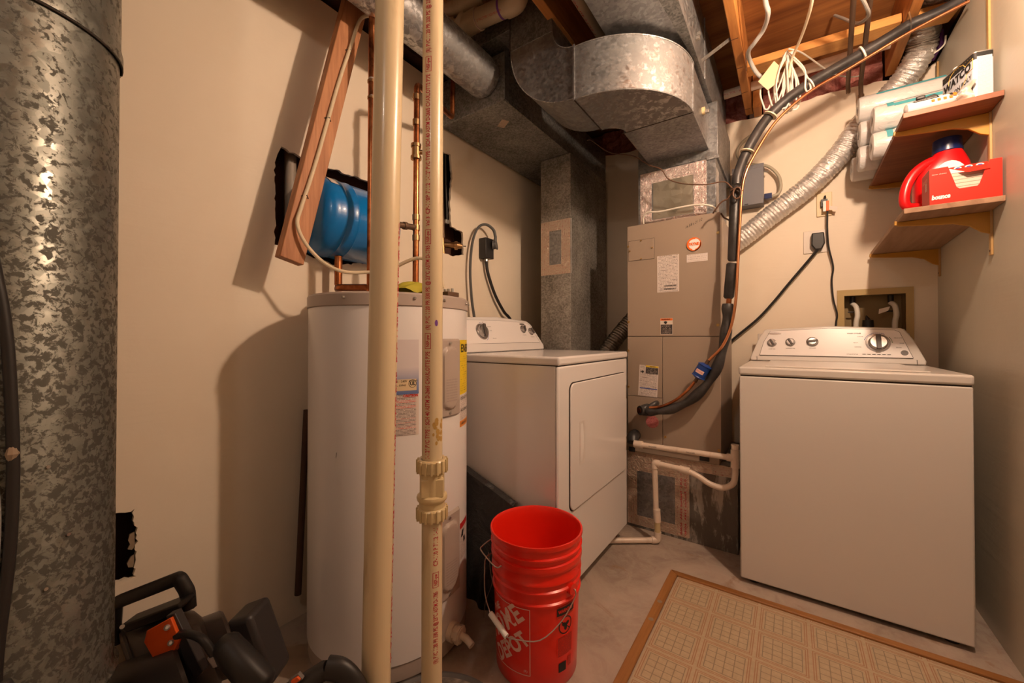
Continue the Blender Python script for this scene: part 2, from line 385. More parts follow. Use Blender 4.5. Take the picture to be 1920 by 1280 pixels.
class MB:
    def __init__(s):
        s.bm = bmesh.new(); s.mats = []; s.mi = 0; s.uv = s.bm.loops.layers.uv.new('UVMap')
    def m(s, mat):
        if mat not in s.mats: s.mats.append(mat)
        s.mi = s.mats.index(mat); return s
    def face(s, vs, uvs=None):
        try: f = s.bm.faces.new(vs)
        except ValueError: return None
        f.material_index = s.mi
        if uvs:
            for l, u in zip(f.loops, uvs): l[s.uv].uv = u
        return f
    def quad(s, a, b, c, d):
        vs = [s.bm.verts.new(p) for p in (a, b, c, d)]
        s.face(vs, [(0, 0), (1, 0), (1, 1), (0, 1)]); return s
    def poly(s, pts):
        s.face([s.bm.verts.new(p) for p in pts]); return s
    def box(s, a, b, M=None):
        x0, y0, z0 = [min(a[i], b[i]) for i in range(3)]; x1, y1, z1 = [max(a[i], b[i]) for i in range(3)]
        p = [(x0,y0,z0),(x1,y0,z0),(x1,y1,z0),(x0,y1,z0),(x0,y0,z1),(x1,y0,z1),(x1,y1,z1),(x0,y1,z1)]
        if M is not None: p = [M @ Vector(q) for q in p]
        v = [s.bm.verts.new(q) for q in p]
        for f in ((0,3,2,1),(4,5,6,7),(0,1,5,4),(1,2,6,5),(2,3,7,6),(3,0,4,7)): s.face([v[i] for i in f])
        return s
    def tube(s, pts, r, n=12, caps=True, rf=None, squash=1.0):
        P = [Vector(p) for p in pts]
        T = []
        for i in range(len(P)):
            t = (P[min(i+1, len(P)-1)]-P[max(i-1, 0)])
            T.append(t.normalized() if t.length > 1e-9 else (T[-1] if T else Vector((0,0,1))))
        up = Vector((0, 0, 1)) if abs(T[0].z) < 0.9 else Vector((1, 0, 0))
        nrm = T[0].cross(up).normalized(); rings = []
        for i, p in enumerate(P):
            nrm = (nrm-T[i]*nrm.dot(T[i])).normalized(); bn = T[i].cross(nrm)
            rr = rf(i, i/(len(P)-1)) if rf else (r[i] if isinstance(r, (list, tuple)) else r)
            rings.append([s.bm.verts.new(p+(nrm*math.cos(2*PI*k/n)+bn*math.sin(2*PI*k/n)*squash)*rr) for k in range(n)])
        for a, b in zip(rings[:-1], rings[1:]):
            for k in range(n): s.face([a[k], a[(k+1) % n], b[(k+1) % n], b[k]])
        if caps: s.face(list(reversed(rings[0]))); s.face(rings[-1])
        return s
    def cyl(s, p0, p1, r0, r1=None, n=24, caps=True):
        return s.tube([p0, p1], [r0, r0 if r1 is None else r1], n, caps)
    def lathe(s, prof, c=(0,0,0), axis='z', n=48, caps=False, a0=0, a1=360, M=None):
        full = abs(a1-a0) >= 359.9; rings = []
        cnt = n if full else n+1
        for (r, h) in prof:
            ring = []
            for k in range(cnt):
                a = R(a0+(a1-a0)*k/n); x, y = r*math.cos(a), r*math.sin(a)
                p = {'z': (x, y, h), 'x': (h, x, y), 'y': (x, h, y)}[axis]
                q = Vector(p)
                if M is not None: q = M @ q
                ring.append(s.bm.verts.new(q+Vector(c)))
            rings.append(ring)
        for a, b in zip(rings[:-1], rings[1:]):
            for k in range(n if full else n):
                k2 = (k+1) % cnt
                if not full and k == n: continue
                s.face([a[k], a[k2], b[k2], b[k]])
        if caps: s.face(list(reversed(rings[0]))); s.face(rings[-1])
        return s
    def prism(s, pts, h):
        # pts: list of 3D points (planar); h: Vector extrusion
        h = Vector(h); a = [s.bm.verts.new(p) for p in pts]; b = [s.bm.verts.new(Vector(p)+h) for p in pts]
        s.face(a); s.face(list(reversed(b)))
        n = len(a)
        for i in range(n): s.face([a[i], b[i], b[(i+1) % n], a[(i+1) % n]])
        return s
    def grid(s, fn, nu, nv, uvs=True):
        V = [[s.bm.verts.new(fn(i/nu, j/nv)) for j in range(nv+1)] for i in range(nu+1)]
        for i in range(nu):
            for j in range(nv):
                s.face([V[i][j], V[i+1][j], V[i+1][j+1], V[i][j+1]],
                       [(i/nu, j/nv), ((i+1)/nu, j/nv), ((i+1)/nu, (j+1)/nv), (i/nu, (j+1)/nv)])
        return s
    def text(s, txt, size, fn, align='LEFT', bold=0.0, width=None, spacing=1.0, shear=0.0):
        cu = bpy.data.curves.new('t', 'FONT'); cu.body = txt; cu.size = size; cu.align_x = align; cu.align_y = 'CENTER'
        cu.offset = bold; cu.space_character = spacing; cu.shear = shear; cu.resolution_u = 3
        o = bpy.data.objects.new('t', cu); C.objects.link(o)
        dg = bpy.context.evaluated_depsgraph_get(); me = o.evaluated_get(dg).to_mesh()
        xs = [v.co.x for v in me.vertices]; sc = 1.0
        if width and xs: sc = width/(max(xs)-min(xs))
        vs = [s.bm.verts.new(fn(v.co.x*sc, v.co.y)) for v in me.vertices]
        for p in me.polygons: s.face([vs[i] for i in p.vertices])
        o.evaluated_get(dg).to_mesh_clear(); bpy.data.objects.remove(o); bpy.data.curves.remove(cu)
        return s
    def build(s, name, parent=None, mat=None, smooth=True, ang=35, bevel=0, seg=2, label=None, fix=True):
        if mat is not None: s.mats = [mat]
        if not s.mats: s.mats = [M_WHITE]
        if fix: bmesh.ops.recalc_face_normals(s.bm, faces=s.bm.faces[:])
        me = bpy.data.meshes.new(name)
        off = Vector((0, 0, 0)); q = parent
        while q is not None: off += q.location; q = q.parent
        if off.length > 0:
            for v in s.bm.verts: v.co -= off
        s.bm.to_mesh(me); s.bm.free()
        for mt in s.mats: me.materials.append(mt)
        if smooth:
            for p in me.polygons: p.use_smooth = True
            me.set_sharp_from_angle(angle=R(ang))
        o = bpy.data.objects.new(name, me); C.objects.link(o)
        if parent is not None: o.parent = parent
        if bevel:
            md = o.modifiers.new('bevel', 'BEVEL'); md.width = bevel; md.segments = seg; md.limit_method = 'ANGLE'; md.angle_limit = R(40)
            md.harden_normals = False
        if label: o['label'] = label
        return o
def thing(name, label, cat, loc=(0,0,0), group=None):
    o = bpy.data.objects.new(name, None); C.objects.link(o); o.empty_display_size = 0.05
    o.location = loc; o['label'] = label; o['category'] = cat
    if group: o['group'] = group
    bpy.context.view_layer.update()
    return o
def tag(o, label, cat, group=None, kind=None):
    o['label'] = label; o['category'] = cat
    if group: o['group'] = group
    if kind: o['kind'] = kind
    return o
def struct(o): o['kind'] = 'structure'; return o
def dup(o, parent=None):
    c = o.copy(); C.objects.link(c)
    if parent is not None: c.parent = parent
    for ch in list(o.children): dup(ch, c)
    return c
def box_obj(name, a, b, mat, parent=None, bevel=0, **kw):
    return MB().m(mat).box(a, b).build(name, parent, bevel=bevel, **kw)
def tube_obj(name, pts, r, mat, parent=None, n=12, **kw):
    return MB().m(mat).tube(pts, r, n).build(name, parent, **kw)
def cylmap(cx, cy, rad, eps=0.0006):
    # returns f(phi_degrees, z) on a cylinder, phi=0 faces the room's doorway side, positive to the right
    d = math.hypot(cx, cy); d0 = Vector((-cx/d, -cy/d, 0)); rt = Vector((-d0.y, d0.x, 0))
    def f(phi, z, e=eps):
        r = (rad(z) if callable(rad) else rad)+e
        return Vector((cx, cy, 0))+(d0*math.cos(R(phi))+rt*math.sin(R(phi)))*r+Vector((0, 0, z))
    return f
def curved_label(name, f, p0, p1, z0, z1, mat, parent, e=0.0006, nu=10, label=None):
    b = MB().m(mat).grid(lambda u, v: f(p0+(p1-p0)*u, z0+(z1-z0)*v, e), nu, 1)
    return b.build(name, parent, fix=False, label=label)

XL, XR, YF, YN, ZC = -1.525, 0.585, 2.75, -1.7, 2.60
XO = -1.64

# ================================================================== SETTING
def jag(pts, amp, step=0.012, seed=1):
    rnd = random.Random(seed); out = []
    for i in range(len(pts)):
        a, b = Vector(pts[i]), Vector(pts[(i+1) % len(pts)]); n = max(1, int((b-a).length/step))
        for k in range(n):
            p = a+(b-a)*(k/n); out.append((p.x+rnd.uniform(-amp, amp), p.y+rnd.uniform(-amp, amp)))
    return out
def wall_with_holes(name, outer, holes, to3, mat, thick):
    bm = bmesh.new(); edges = []
    for loop in [outer]+holes:
        vs = [bm.verts.new(to3(*p)) for p in loop]
        for i in range(len(vs)): edges.append(bm.edges.new((vs[i], vs[(i+1) % len(vs)])))
    bmesh.ops.triangle_fill(bm, use_beauty=True, use_dissolve=False, edges=edges)
    me = bpy.data.meshes.new(name); bm.to_mesh(me); bm.free(); me.materials.append(mat)
    o = bpy.data.objects.new(name, me); C.objects.link(o)
    return o
def solid(o, nrm, thick):
    # extrude the sheet away from the room so that torn edges show their thickness
    bm = bmesh.new(); bm.from_mesh(o.data)
    r = bmesh.ops.extrude_face_region(bm, geom=bm.faces[:])
    vs = [g for g in r['geom'] if isinstance(g, bmesh.types.BMVert)]
    for v in vs: v.co += Vector(nrm)*thick
    bmesh.ops.recalc_face_normals(bm, faces=bm.faces[:]); bm.to_mesh(o.data); bm.free(); return o
M_GYP = plain('torn_gypsum_edge', (0.30, 0.22, 0.15), 0.9)

fl = MB().m(M_FLOOR).box((XO, YN-0.1, -0.1), (XR+0.1, 2.95, 0)).build('floor', smooth=False); struct(fl)
cl = MB().m(M_PLY).box((XO, YN-0.1, ZC), (XR+0.1, 2.97, ZC+0.03)).build('ceiling', smooth=False); struct(cl)

hole_a = jag([(0.672, 1.39), (0.668, 1.69), (0.690, 1.752), (0.78, 1.742), (1.09, 1.745), (1.16, 1.74), (1.16, 1.40), (0.90, 1.352), (0.76, 1.375)], 0.004, 0.014, 3)
hole_b = jag([(1.50, 1.51), (1.50, 2.05), (1.575, 2.06), (1.588, 1.95), (1.572, 1.80), (1.580, 1.665), (1.675, 1.652), (1.678, 1.527), (1.60, 1.505)], 0.003, 0.014, 4)
hole_c = jag([(0.215, 0.385), (0.215, 0.575), (0.30, 0.565), (0.308, 0.48), (0.303, 0.375)], 0.004, 0.009, 5)
wl = wall_with_holes('wall_left', [(YN, 0), (YF, 0), (YF, 2.40), (YN, 2.40)], [hole_a, hole_b, hole_c], lambda y, z: (XL, y, z), M_WALL, 0.0127)
struct(solid(wl, (-1, 0, 0), 0.0127))
cav = MB().m(M_CAVITY).box((XO-0.02, YN-0.1, 0), (XO, 2.95, ZC+0.03)).build('cavity_lining', wl, smooth=False)
for k, y in enumerate((0.02, 0.45, 1.18, 1.46, 1.74, 2.2)):
    MB().m(M_DARKWOOD).box((XO, y-0.019, 0.0), (XL-0.013, y+0.019, 2.398)).build('wall_stud', wl, smooth=False)
for sh in ([(0.303, 0.500), (0.293, 0.497), (0.290, 0.482), (0.294, 0.470), (0.289, 0.458), (0.298, 0.452), (0.304, 0.460)], [(0.303, 0.436), (0.295, 0.432), (0.288, 0.418), (0.291, 0.406), (0.302, 0.402)]):
    MB().m(M_GYP).prism([(XL-0.004, y, z) for y, z in sh], (-0.006, 0, 0)).build('torn_paper', wl, smooth=False)

ltop = jag([(0.60, 2.40-0.02)], 0)
# the wall under the joists is cut along a ragged line at its top
rnd = random.Random(9)
far_top = [(XR+0.0, 2.395)]
xx = XR-0.04
while xx > XL+0.02:
    far_top.append((xx, 2.378+0.010*math.sin(xx*9)+rnd.uniform(-0.005, 0.005))); xx -= 0.03
far_top.append((XL, 2.375))
LB = (0.236, 0.472, 1.02, 1.275)      # laundry box opening x0 x1 z0 z1
hole_l = [(LB[0], LB[2]), (LB[0], LB[3]), (LB[1], LB[3]), (LB[1], LB[2])]
wf = wall_with_holes('wall_far', [(XL, 0), (XR, 0)]+far_top, [hole_l], lambda x, z: (x, YF, z), M_WALL, 0.0127)
struct(solid(wf, (0, 1, 0), 0.0127))
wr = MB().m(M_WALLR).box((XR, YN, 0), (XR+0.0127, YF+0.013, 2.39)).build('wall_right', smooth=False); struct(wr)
wn = MB().m(M_WALL).box((XO, YN-0.02, 0), (XR+0.1, YN, ZC)).build('wall_near', smooth=False); struct(wn)
t1 = MB().m(M_DARKWOOD).box((XO, 2.95, 0), (XR+0.1, 2.97, ZC)).build('trim_1', smooth=False); struct(t1)
t2 = MB().m(M_DARKWOOD).box((XR+0.08, YN, 0), (XR+0.10, 2.95, ZC)).build('trim_2', smooth=False); struct(t2)
t3 = MB().m(M_DARKWOOD).box((XL-0.10, YN, 2.445), (XL+0.02, 2.74, 2.49)).build('trim_3', smooth=False); struct(t3)
t4 = MB().m(M_DARKWOOD).box((XL-0.1, YF+0.014, 0), (XR+0.07, YF+0.10, 2.34)).build('trim_4', smooth=False)
struct(t4); bpy.data.objects.remove(t4)

# joists along the depth of the room
JZ = 2.385
jl = [(-1.42, 'rough pine floor joist nearest the left wall above the round duct'),
      (-0.828, 'pine floor joist left of the overhead supply duct, beside the curved elbow'),
      (-0.212, 'pine floor joist with chalk marks between the supply duct and the hanging cable coil'),
      (0.402, 'pine floor joist nearest the right wall, carrying the metal line set clip')]
for i, (x, lab) in enumerate(jl):
    y1 = 1.40 if i == 0 else 2.74
    y0 = YN+0.01
    z0 = JZ+0.115 if i == 0 else JZ
    b = MB().m(M_JOIST).box((x, y0, z0), (x+0.038, y1, ZC-0.001))
    o = b.build('floor_joist', bevel=0.003); tag(o, lab, 'joist', 'floor joists overhead')
    if i == 2:
        for y in (2.0, 2.23, 2.47, 2.66): MB().m(M_DARKWOOD).box((x-0.0006, y, JZ-0.0006), (x+0.030, y+0.004, JZ+0.0)).build('stain_line', o, smooth=False)
# blocking between joists
bk = [((-0.172, 2.30), (0.400, 2.345), 'long pine blocking board between the joists behind the hanging cable coil'),
      ((0.442, 2.36), (0.582, 2.385), 'short pine blocking board between the last joist and the right wall')]
for (p, q, lab) in bk:
    a, c = Vector((p[0], p[1], 2.415)), Vector((q[0], q[1], 2.415)); d = (c-a); n = Vector((-d.y, d.x, 0)).normalized()*0.089
    b = MB().m(M_BLOCK).prism([a, c, c+n, a+n], (0, 0, 0.038)); o = b.build('blocking_board', bevel=0.003)
    tag(o, lab, 'board', 'blocking boards overhead')
st = MB().m(M_JOIST).box((-0.168, 2.62, 2.36), (-0.130, 2.738, 2.598)).build('cripple_block', bevel=0.002)
tag(st, 'short upright pine block beside the joist end above the far wall', 'board')
# pink insulation in the joist bays above the far wall
def insulation(x0, x1, lab, seed, y0=2.77, z0=2.30, z1=2.58):
    rnd = random.Random(seed)
    b = MB().m(M_PINK)
    def fn(u, v):
        x = x0+(x1-x0)*u; z = z0+(z1-z0)*v
        n = noise.noise(Vector((x*14+seed, z*14, 0)))*0.035+noise.noise(Vector((x*40, z*40, seed)))*0.014
        return Vector((x, y0+n+0.03*abs(v-0.5), z))
    b.grid(fn, 40, 22); b.box((x0, y0+0.06, z0), (x1, y0+0.14, z1))
    o = b.build('insulation_batt', ang=80); tag(o, lab, 'insulation', 'pink insulation above the far wall'); return o
insulation(-0.125, 0.398, 'torn pink fibreglass insulation behind the hanging cables, above the far wall', 3, 2.772, 2.34)
insulation(-0.80, -0.215, 'pink fibreglass insulation in the dark bay above the furnace plenum', 5, 2.80)
insulation(-1.38, -0.832, 'pink fibreglass insulation in the bay left of the furnace, behind the elbow', 7, 2.80)
dk = MB().m(M_CAVITY).box((XL, 2.765, 2.30), (XR+0.07, 2.945, 2.315)).build('trim_5', smooth=False); struct(dk)

# vinyl mat and its frame
MC = Vector((-0.425, 1.875, 0))
md_ = Vector((0.07*0, -1, 0))
b = MB().m(M_VINYL)
x0, x1, y0, y1 = -0.408, 0.560, -0.30, 1.846
vs = [b.bm.verts.new(p) for p in ((x0, y0, 0.004), (x1, y0, 0.004), (x1, y1, 0.004), (x0, y1, 0.004))]
b.face(vs, [(0, 0), (x1-x0, 0), (x1-x0, y1-y0), (0, y1-y0)])
vs2 = [b.bm.verts.new(p) for p in ((x0, y0, 0.0005), (x1, y0, 0.0005), (x1, y1, 0.0005), (x0, y1, 0.0005))]; b.face(vs2)
for i in range(4): b.face([vs[i], vs[(i+1) % 4], vs2[(i+1) % 4], vs2[i]])
tag(b.build('vinyl_floor_sheet', smooth=False, fix=False), 'beige vinyl sheet printed with gridded squares in front of the washer', 'floor covering')
def strip(pts, mat, lab):
    b = MB().m(mat); b.prism([Vector(p) for p in pts], (0, 0, 0.011)); o = b.build('edge_strip', bevel=0.003)
    tag(o, lab, 'wood strip', 'stained strips framing the vinyl sheet'); return o
o = strip([(-0.445, 1.876, 0), (0.578, 1.880, 0), (0.578, 1.850, 0), (-0.411, 1.845, 0)], M_TRIMW, 'stained wood strip along the far edge of the vinyl sheet, before the washer')
o = strip([(-0.446, 1.875, 0), (-0.412, 1.844, 0), (-0.412, -0.3, 0), (-0.446, -0.3, 0)], M_TRIMWY, 'scuffed wood strip along the left edge of the vinyl sheet')
sp = MB().m(M_GYP)
for y in (1.62, 1.50): sp.lathe([(0.001, 0.0125), (0.007, 0.0117), (0.010, 0.0112)], (-0.428, y, 0), n=8)
sp.build('plaster_spot', o)

# ================================================================== WATER HEATER
HX, HY, HR = -1.200, 0.933, 0.274
_hf = cylmap(HX, HY, HR)
def hz(z): return 1.055+(z-1.055)*1.026
def hf(phi, z, e=0.0006): return _hf(phi, hz(z), e)
t = thing('water_heater', 'tall white electric water heater with taupe top, standing by the left wall', 'water heater', (HX, HY, 0))
MB().m(M_HEATW).lathe([(HR-0.003, 0.062), (HR, 0.066), (HR, 1.150), (HR-0.002, 1.158)], (HX, HY, 0), n=96).build('tank_jacket', t)
MB().m(M_HEATG).lathe([(HR-0.006, 0.012), (HR-0.004, 0.014), (HR-0.004, 0.066)], (HX, HY, 0), n=96).lathe([(0, 0.014), (HR-0.006, 0.014)], (HX, HY, 0), n=96).build('base_ring', t)
for k in range(3):
    a = R(20+120*k); MB().m(M_DGREY).cyl((HX+0.2*math.cos(a), HY+0.2*math.sin(a), 0), (HX+0.2*math.cos(a), HY+0.2*math.sin(a), 0.0145), 0.02).build('foot', t)
tp = MB().m(M_HEATG).lathe([(HR+0.001, 1.150), (HR+0.004, 1.153), (HR+0.004, 1.187), (HR-0.001, 1.193), (0, 1.200)], (HX, HY, 0), n=96).build('top_cap', t)
for ph in (-30, 14, 36, 66, 78):
    p = hf(ph, 1.172, 0.004); q = hf(ph, 1.172, 0.010)
    MB().m(M_STEEL).tube([p, (p+q)/2, q], [0.005, 0.005, 0.002], 10).build('screw', tp)
def panel(p0, p1, z0, z1):
    r_ = (p1-p0)
    b = MB().m(M_HEATG).grid(lambda u, v: hf(p0+r_*u, z0+(z1-z0)*v, 0.009 if 0.04 < u < 0.96 and 0.02 < v < 0.98 else 0.001), 24, 40)
    o = b.build('access_panel', t, label='taupe element cover plate')
    pc, zc, pw, zh = (p0+p1)/2, (z0+z1)/2, r_*0.33, (z1-z0)*0.40
    def bul(u, v):
        X, Y = (u-0.5)*2, (v-0.5)*2
        yy = max(abs(Y)-0.72, 0)/0.28; d = 1-min(1, math.sqrt(X*X+yy*yy)); hgt = 0.009*min(1, d*5)
        return hf(pc+X*pw, zc+Y*zh, 0.010+hgt)
    MB().m(M_HEATG).grid(bul, 20, 40).build('raised_oval', o)
    curved_label('raised_text', hf, pc-pw*0.7, pc+pw*0.7, z0+0.05, z0+0.125, M_LABP, o, 0.0195)
    for zz in (z0+0.015, z1-0.015):
        p = hf(pc, zz, 0.009); MB().m(M_STEEL).tube([p, hf(pc, zz, 0.013)], 0.0045, 10).build('screw', o)
panel(28, 53, 0.798, 1.050); panel(28, 53, 0.220, 0.492)
# labels
curved_label('energy_label', hf, 55.5, 84, 0.860, 1.046, M_LABY, t, label='yellow energy label')
yl = MB().m(M_INK).text('ENERGY', 0.038, lambda x, y: hf(57+math.degrees(x/HR), 1.016+y, 0.0012), bold=0.0008).build('label_heading', t, fix=False)
curved_label('notice_label', hf, 55.5, 80, 0.772, 0.856, M_LAB, t)
MB().m(M_INK).text('DO NOT REMOVE', 0.014, lambda x, y: hf(57+math.degrees(x/HR), 0.846+y, 0.0012)).text('NO REMUEVA', 0.014, lambda x, y: hf(57+math.degrees(x/HR), 0.806+y, 0.0012)).build('notice_heading', t, fix=False)
curved_label('phone_label', hf, 55.5, 80, 0.750, 0.771, plain('orange_label', (0.75, 0.28, 0.05), 0.5), t, label='orange strip label')
MB().m(M_INK).text('1-800-432-8373', 0.013, lambda x, y: hf(57+math.degrees(x/HR), 0.7605+y, 0.0012)).build('phone_text', t, fix=False)
curved_label('maker_label', hf, -14, 17, 0.888, 1.048, plain('maker_label_pale', (0.66, 0.60, 0.62), 0.4), t)
def mlgrad():
    m, nt, b = newmat('blue_fade_label'); tc = N(nt, 'ShaderNodeTexCoord'); sx = N(nt, 'ShaderNodeSeparateXYZ'); L(nt, tc.outputs['UV'], sx.inputs[0])
    L(nt, ramp(nt, sx.outputs[1], [(0.0, (0.10, 0.16, 0.36)), (0.45, (0.25, 0.28, 0.45)), (1.0, (0.66, 0.60, 0.62))]), b.inputs['Base Color']); return m
curved_label('blue_band', hf, -14, 17, 0.885, 0.965, mlgrad(), t, 0.001)
curved_label('rating_plate', hf, -13, 15.5, 0.896, 0.930, plain('rating_plate_cream', (0.70, 0.55, 0.34), 0.5), t, 0.0014)
MB().m(M_INK).text('40 GAL   240V  4500W', 0.009, lambda x, y: hf(-2+math.degrees(x/HR), 0.924+y, 0.0018)).text('MODEL  E1F40', 0.008, lambda x, y: hf(-2+math.degrees(x/HR), 0.912+y, 0.0018)).text('UL', 0.014, lambda x, y: hf(11.2+math.degrees(x/HR), 0.916+y, 0.0018), bold=0.0004).build('rating_print', t, fix=False)
ring = MB().m(M_INK)
c0 = (12.9, 0.9165)
for k in range(28):
    a0, a1 = 2*PI*k/28, 2*PI*(k+1)/28
    P = lambda a, r: hf(c0[0]+math.degrees(r*math.cos(a)/HR), c0[1]+r*math.sin(a), 0.0018)
    ring.quad(P(a0, 0.0108), P(a1, 0.0108), P(a1, 0.0120), P(a0, 0.0120))
ring.build('listing_ring', t, fix=False)
curved_label('caution_label', hf, -14, 17, 0.762, 0.884, M_LABR, t)
MB().m(plain('caution_red', (0.6, 0.03, 0.02), 0.5)).text('CAUTION', 0.010, lambda x, y: hf(7+math.degrees(x/HR), 0.8805+y, 0.0014), bold=0.0005).build('caution_word', t, fix=False)
curved_label('warning_label', hf, 56, 72, 0.30, 0.425, M_LAB, t)
curved_label('warning_band', hf, 56, 72, 0.405, 0.425, plain('warning_red', (0.5, 0.02, 0.02), 0.5), t, 0.001)
MB().m(M_INK).grid(lambda u, v: hf(57.5+4*u+2*v, 0.375+0.022*v, 0.0012), 4, 2).grid(lambda u, v: hf(63+4*u-1*v, 0.350+0.020*v, 0.0012), 4, 2).build('warning_pictogram', t, fix=False)
MB().m(M_INK).quad(hf(-35.9, 0.700, 0.0006), hf(-35.6, 0.700, 0.0006), hf(-35.0, 0.716, 0.0006), hf(-35.4, 0.716, 0.0006)).build('pen_mark', t, fix=False)
# drain valve
d0 = hf(44, 0.105, 0); d1 = hf(44, 0.105, 0.075); dv = (d1-d0).normalized()
MB().m(M_PVCW).tube([d0, d0+dv*0.018], 0.030, 20).tube([d0+dv*0.018, d0+dv*0.045], 0.024, 8).tube([d0+dv*0.030, d0+dv*0.042], 0.029, 8).build('drain_valve', t, bevel=0.001, label='cream plastic drain valve')
rt = Vector((-dv.y, dv.x, 0))*-1
MB().m(M_PVCW).tube([d0+dv*0.04, d0+dv*0.06+rt*-0.005+Vector((0, 0, -0.008)), d0+dv*0.085+Vector((0, 0, -0.018))], 0.0115, 16).build('hose_thread', t)

# element cable lead and rag on the heater top
rag = MB().m(M_BRICKY); rnd = random.Random(5)
def rf_(u, v):
    a = 2*PI*u; r = 0.075*v*(1+0.2*math.sin(3*a)); return Vector((-1.045+r*math.cos(a)*0.8, 0.905+r*math.sin(a), 1.206+0.035*(1-v*v)+0.007*math.sin(5*a+7*v)*v+0.002))
rag.grid(rf_, 30, 10)
tag(rag.build('rag', ang=80), 'crumpled mustard yellow rag lying on the water heater top', 'rag')
fp = thing('junction_fitting', 'small dark metal fitting on the right edge of the water heater top', 'fitting', (-0.985, 1.00, 1.196))
MB().m(M_IRON).box((-1.005, 0.975, 1.196), (-0.955, 1.03, 1.212)).build('base_plate', fp, bevel=0.002)
for k in range(3): MB().m(M_STEEL).cyl((-0.995+0.018*k, 1.0, 1.212), (-0.995+0.018*k, 1.0, 1.224), 0.005).build('nut', fp)

# ================================================================== NEAR PVC RISERS
# left riser (plain, red print on its right side)
def riser(x0, y0, z0, x1, y1, z1, r, lab, text_phi, segs, cat='pipe', up=None):
    t = thing('pvc_riser_pipe', lab, cat, (x0, y0, 0))
    return t
PL0 = Vector((-0.727, 0.527, 0.317)); PL1 = Vector((-0.707, 0.542, 1.787)); dl = (PL1-PL0)/(PL1.z-PL0.z)
def PLz(z): return PL0+dl*(z-PL0.z)
t = thing('pvc_discharge_pipe', 'thicker cream plastic riser pipe, left of the two before the water heater', 'pipe', PLz(0.03))
MB().m(M_PVC).tube([PLz(0.03), PLz(2.52)], 0.0300, 40).build('pipe', t)
def pipe_text(P, r, phi, z0, width, txt, mat, size, parent, name='red_print'):
    def fn(x, y):
        z = z0+x; c = P(z); f = cylmap(c.x, c.y, r, 0.0004); return f(phi-math.degrees(y/r), z)
    return MB().m(mat).text(txt, size, fn, width=width, bold=0.0003).build(name, parent, fix=False)
def pipe_rect(P, r, phi, z0, z1, h, mat, parent):
    b = MB().m(mat); w = 0.0011
    def q(za, zb, ya, yb):
        def fn(u, v):
            z = za+(zb-za)*u; y = ya+(yb-ya)*v; c = P(z); return cylmap(c.x, c.y, r, 0.0004)(phi-math.degrees(y/r), z)
        b.grid(fn, 1, 2)
    q(z0, z1, -h/2, -h/2+w); q(z0, z1, h/2-w, h/2); q(z0, z0+w, -h/2, h/2); q(z1-w, z1, -h/2, h/2)
    return b.build('print_box', parent, fix=False)
PTXT = '1-1/2" PVC TYPE 1 SCH 40 ASTM D-2665 CHARLOTTE PIPE'
pipe_text(PLz, 0.03, 78, 0.36, 0.62, '2" PVC TYPE 1 SCH 40 ASTM D-2665 CHARLOTTE PIPE', M_REDINK, 0.016, t)
pipe_text(PLz, 0.03, 78, 1.00, 0.30, 'PVC 1120 PR 280 PSI @ 23°C', M_REDINK, 0.016, t)
PR = lambda z: Vector((-0.697, 0.659, z))
t = thing('pvc_check_riser', 'thinner cream plastic riser pipe with coupling and red print, right of the two', 'pipe', PR(0.03))
MB().m(M_PVC).tube([PR(0.03), PR(0.640)], 0.0242, 40).build('lower_pipe', t)
MB().m(M_PVC).tube([PR(0.750), PR(2.52)], 0.0242, 40).build('upper_pipe', t)
RP = 0.0242
for (zb) in (0.772, 1.420):
    pipe_text(PR, RP, -26, zb, 0.248, PTXT, M_REDINK, 0.0150, t)
    pipe_rect(PR, RP, -26, zb+0.256, zb+0.292, 0.015, M_REDINK, t)
    pipe_text(PR, RP, -26, zb+0.260, 0.028, 'NSF-pw', M_REDINK, 0.011, t)
    pipe_text(PR, RP, -26, zb+0.300, 0.196, '(R) PVC 1120 PR 330 PSI @ 23°C ASTM D-1785', M_REDINK, 0.0145, t)
    if zb < 1:
        pipe_rect(PR, RP, -26, zb+0.500, zb+0.534, 0.015, M_REDINK, t)
        pipe_text(PR, RP, -26, zb+0.504, 0.026, 'NSF-pw', M_REDINK, 0.011, t)
        pipe_text(PR, RP, -26, zb+0.542, 0.022, 'Vol 3', M_REDINK, 0.013, t)
        pipe_text(PR, RP, -26, zb+0.570, 0.072, 'CP-110P 7112', M_REDINK, 0.0150, t)
pipe_text(PR, RP, 22, 0.300, 0.165, '(R) PVC 1120 PR 330 PSI @ 23°C ASTM D-1785', M_REDINK, 0.0145, t)
pipe_rect(PR, RP, 22, 0.475, 0.510, 0.015, M_REDINK, t)
pipe_text(PR, RP, 22, 0.480, 0.026, 'NSF-pw', M_REDINK, 0.011, t)
pipe_text(PR, RP, 22, 0.525, 0.088, 'CP-110 P 7112 1-1/', M_REDINK, 0.0150, t)
f_ = cylmap(-0.697, 0.659, RP, 0.0005)
MB().m(M_PURPLE).poly([f_(22+9*math.cos(a*PI/8), 1.088+0.0075*math.sin(a*PI/8), 0.0004) for a in range(16)]).build('primer_spot', t, fix=False)
stn = MB().m(plain('primer_stain', (0.48, 0.29, 0.08), 0.4))
rnd = random.Random(2)
for k in range(26):
    ph, z, s_ = rnd.uniform(5, 62), rnd.uniform(0.800, 0.862), rnd.uniform(0.002, 0.006)
    stn.poly([f_(ph+math.degrees(s_*math.cos(a*PI/4)/RP)*0.8, z+s_*math.sin(a*PI/4)*1.2, 0.0003+k*0.00001) for a in range(8)])
stn.build('glue_stain', t, fix=False)
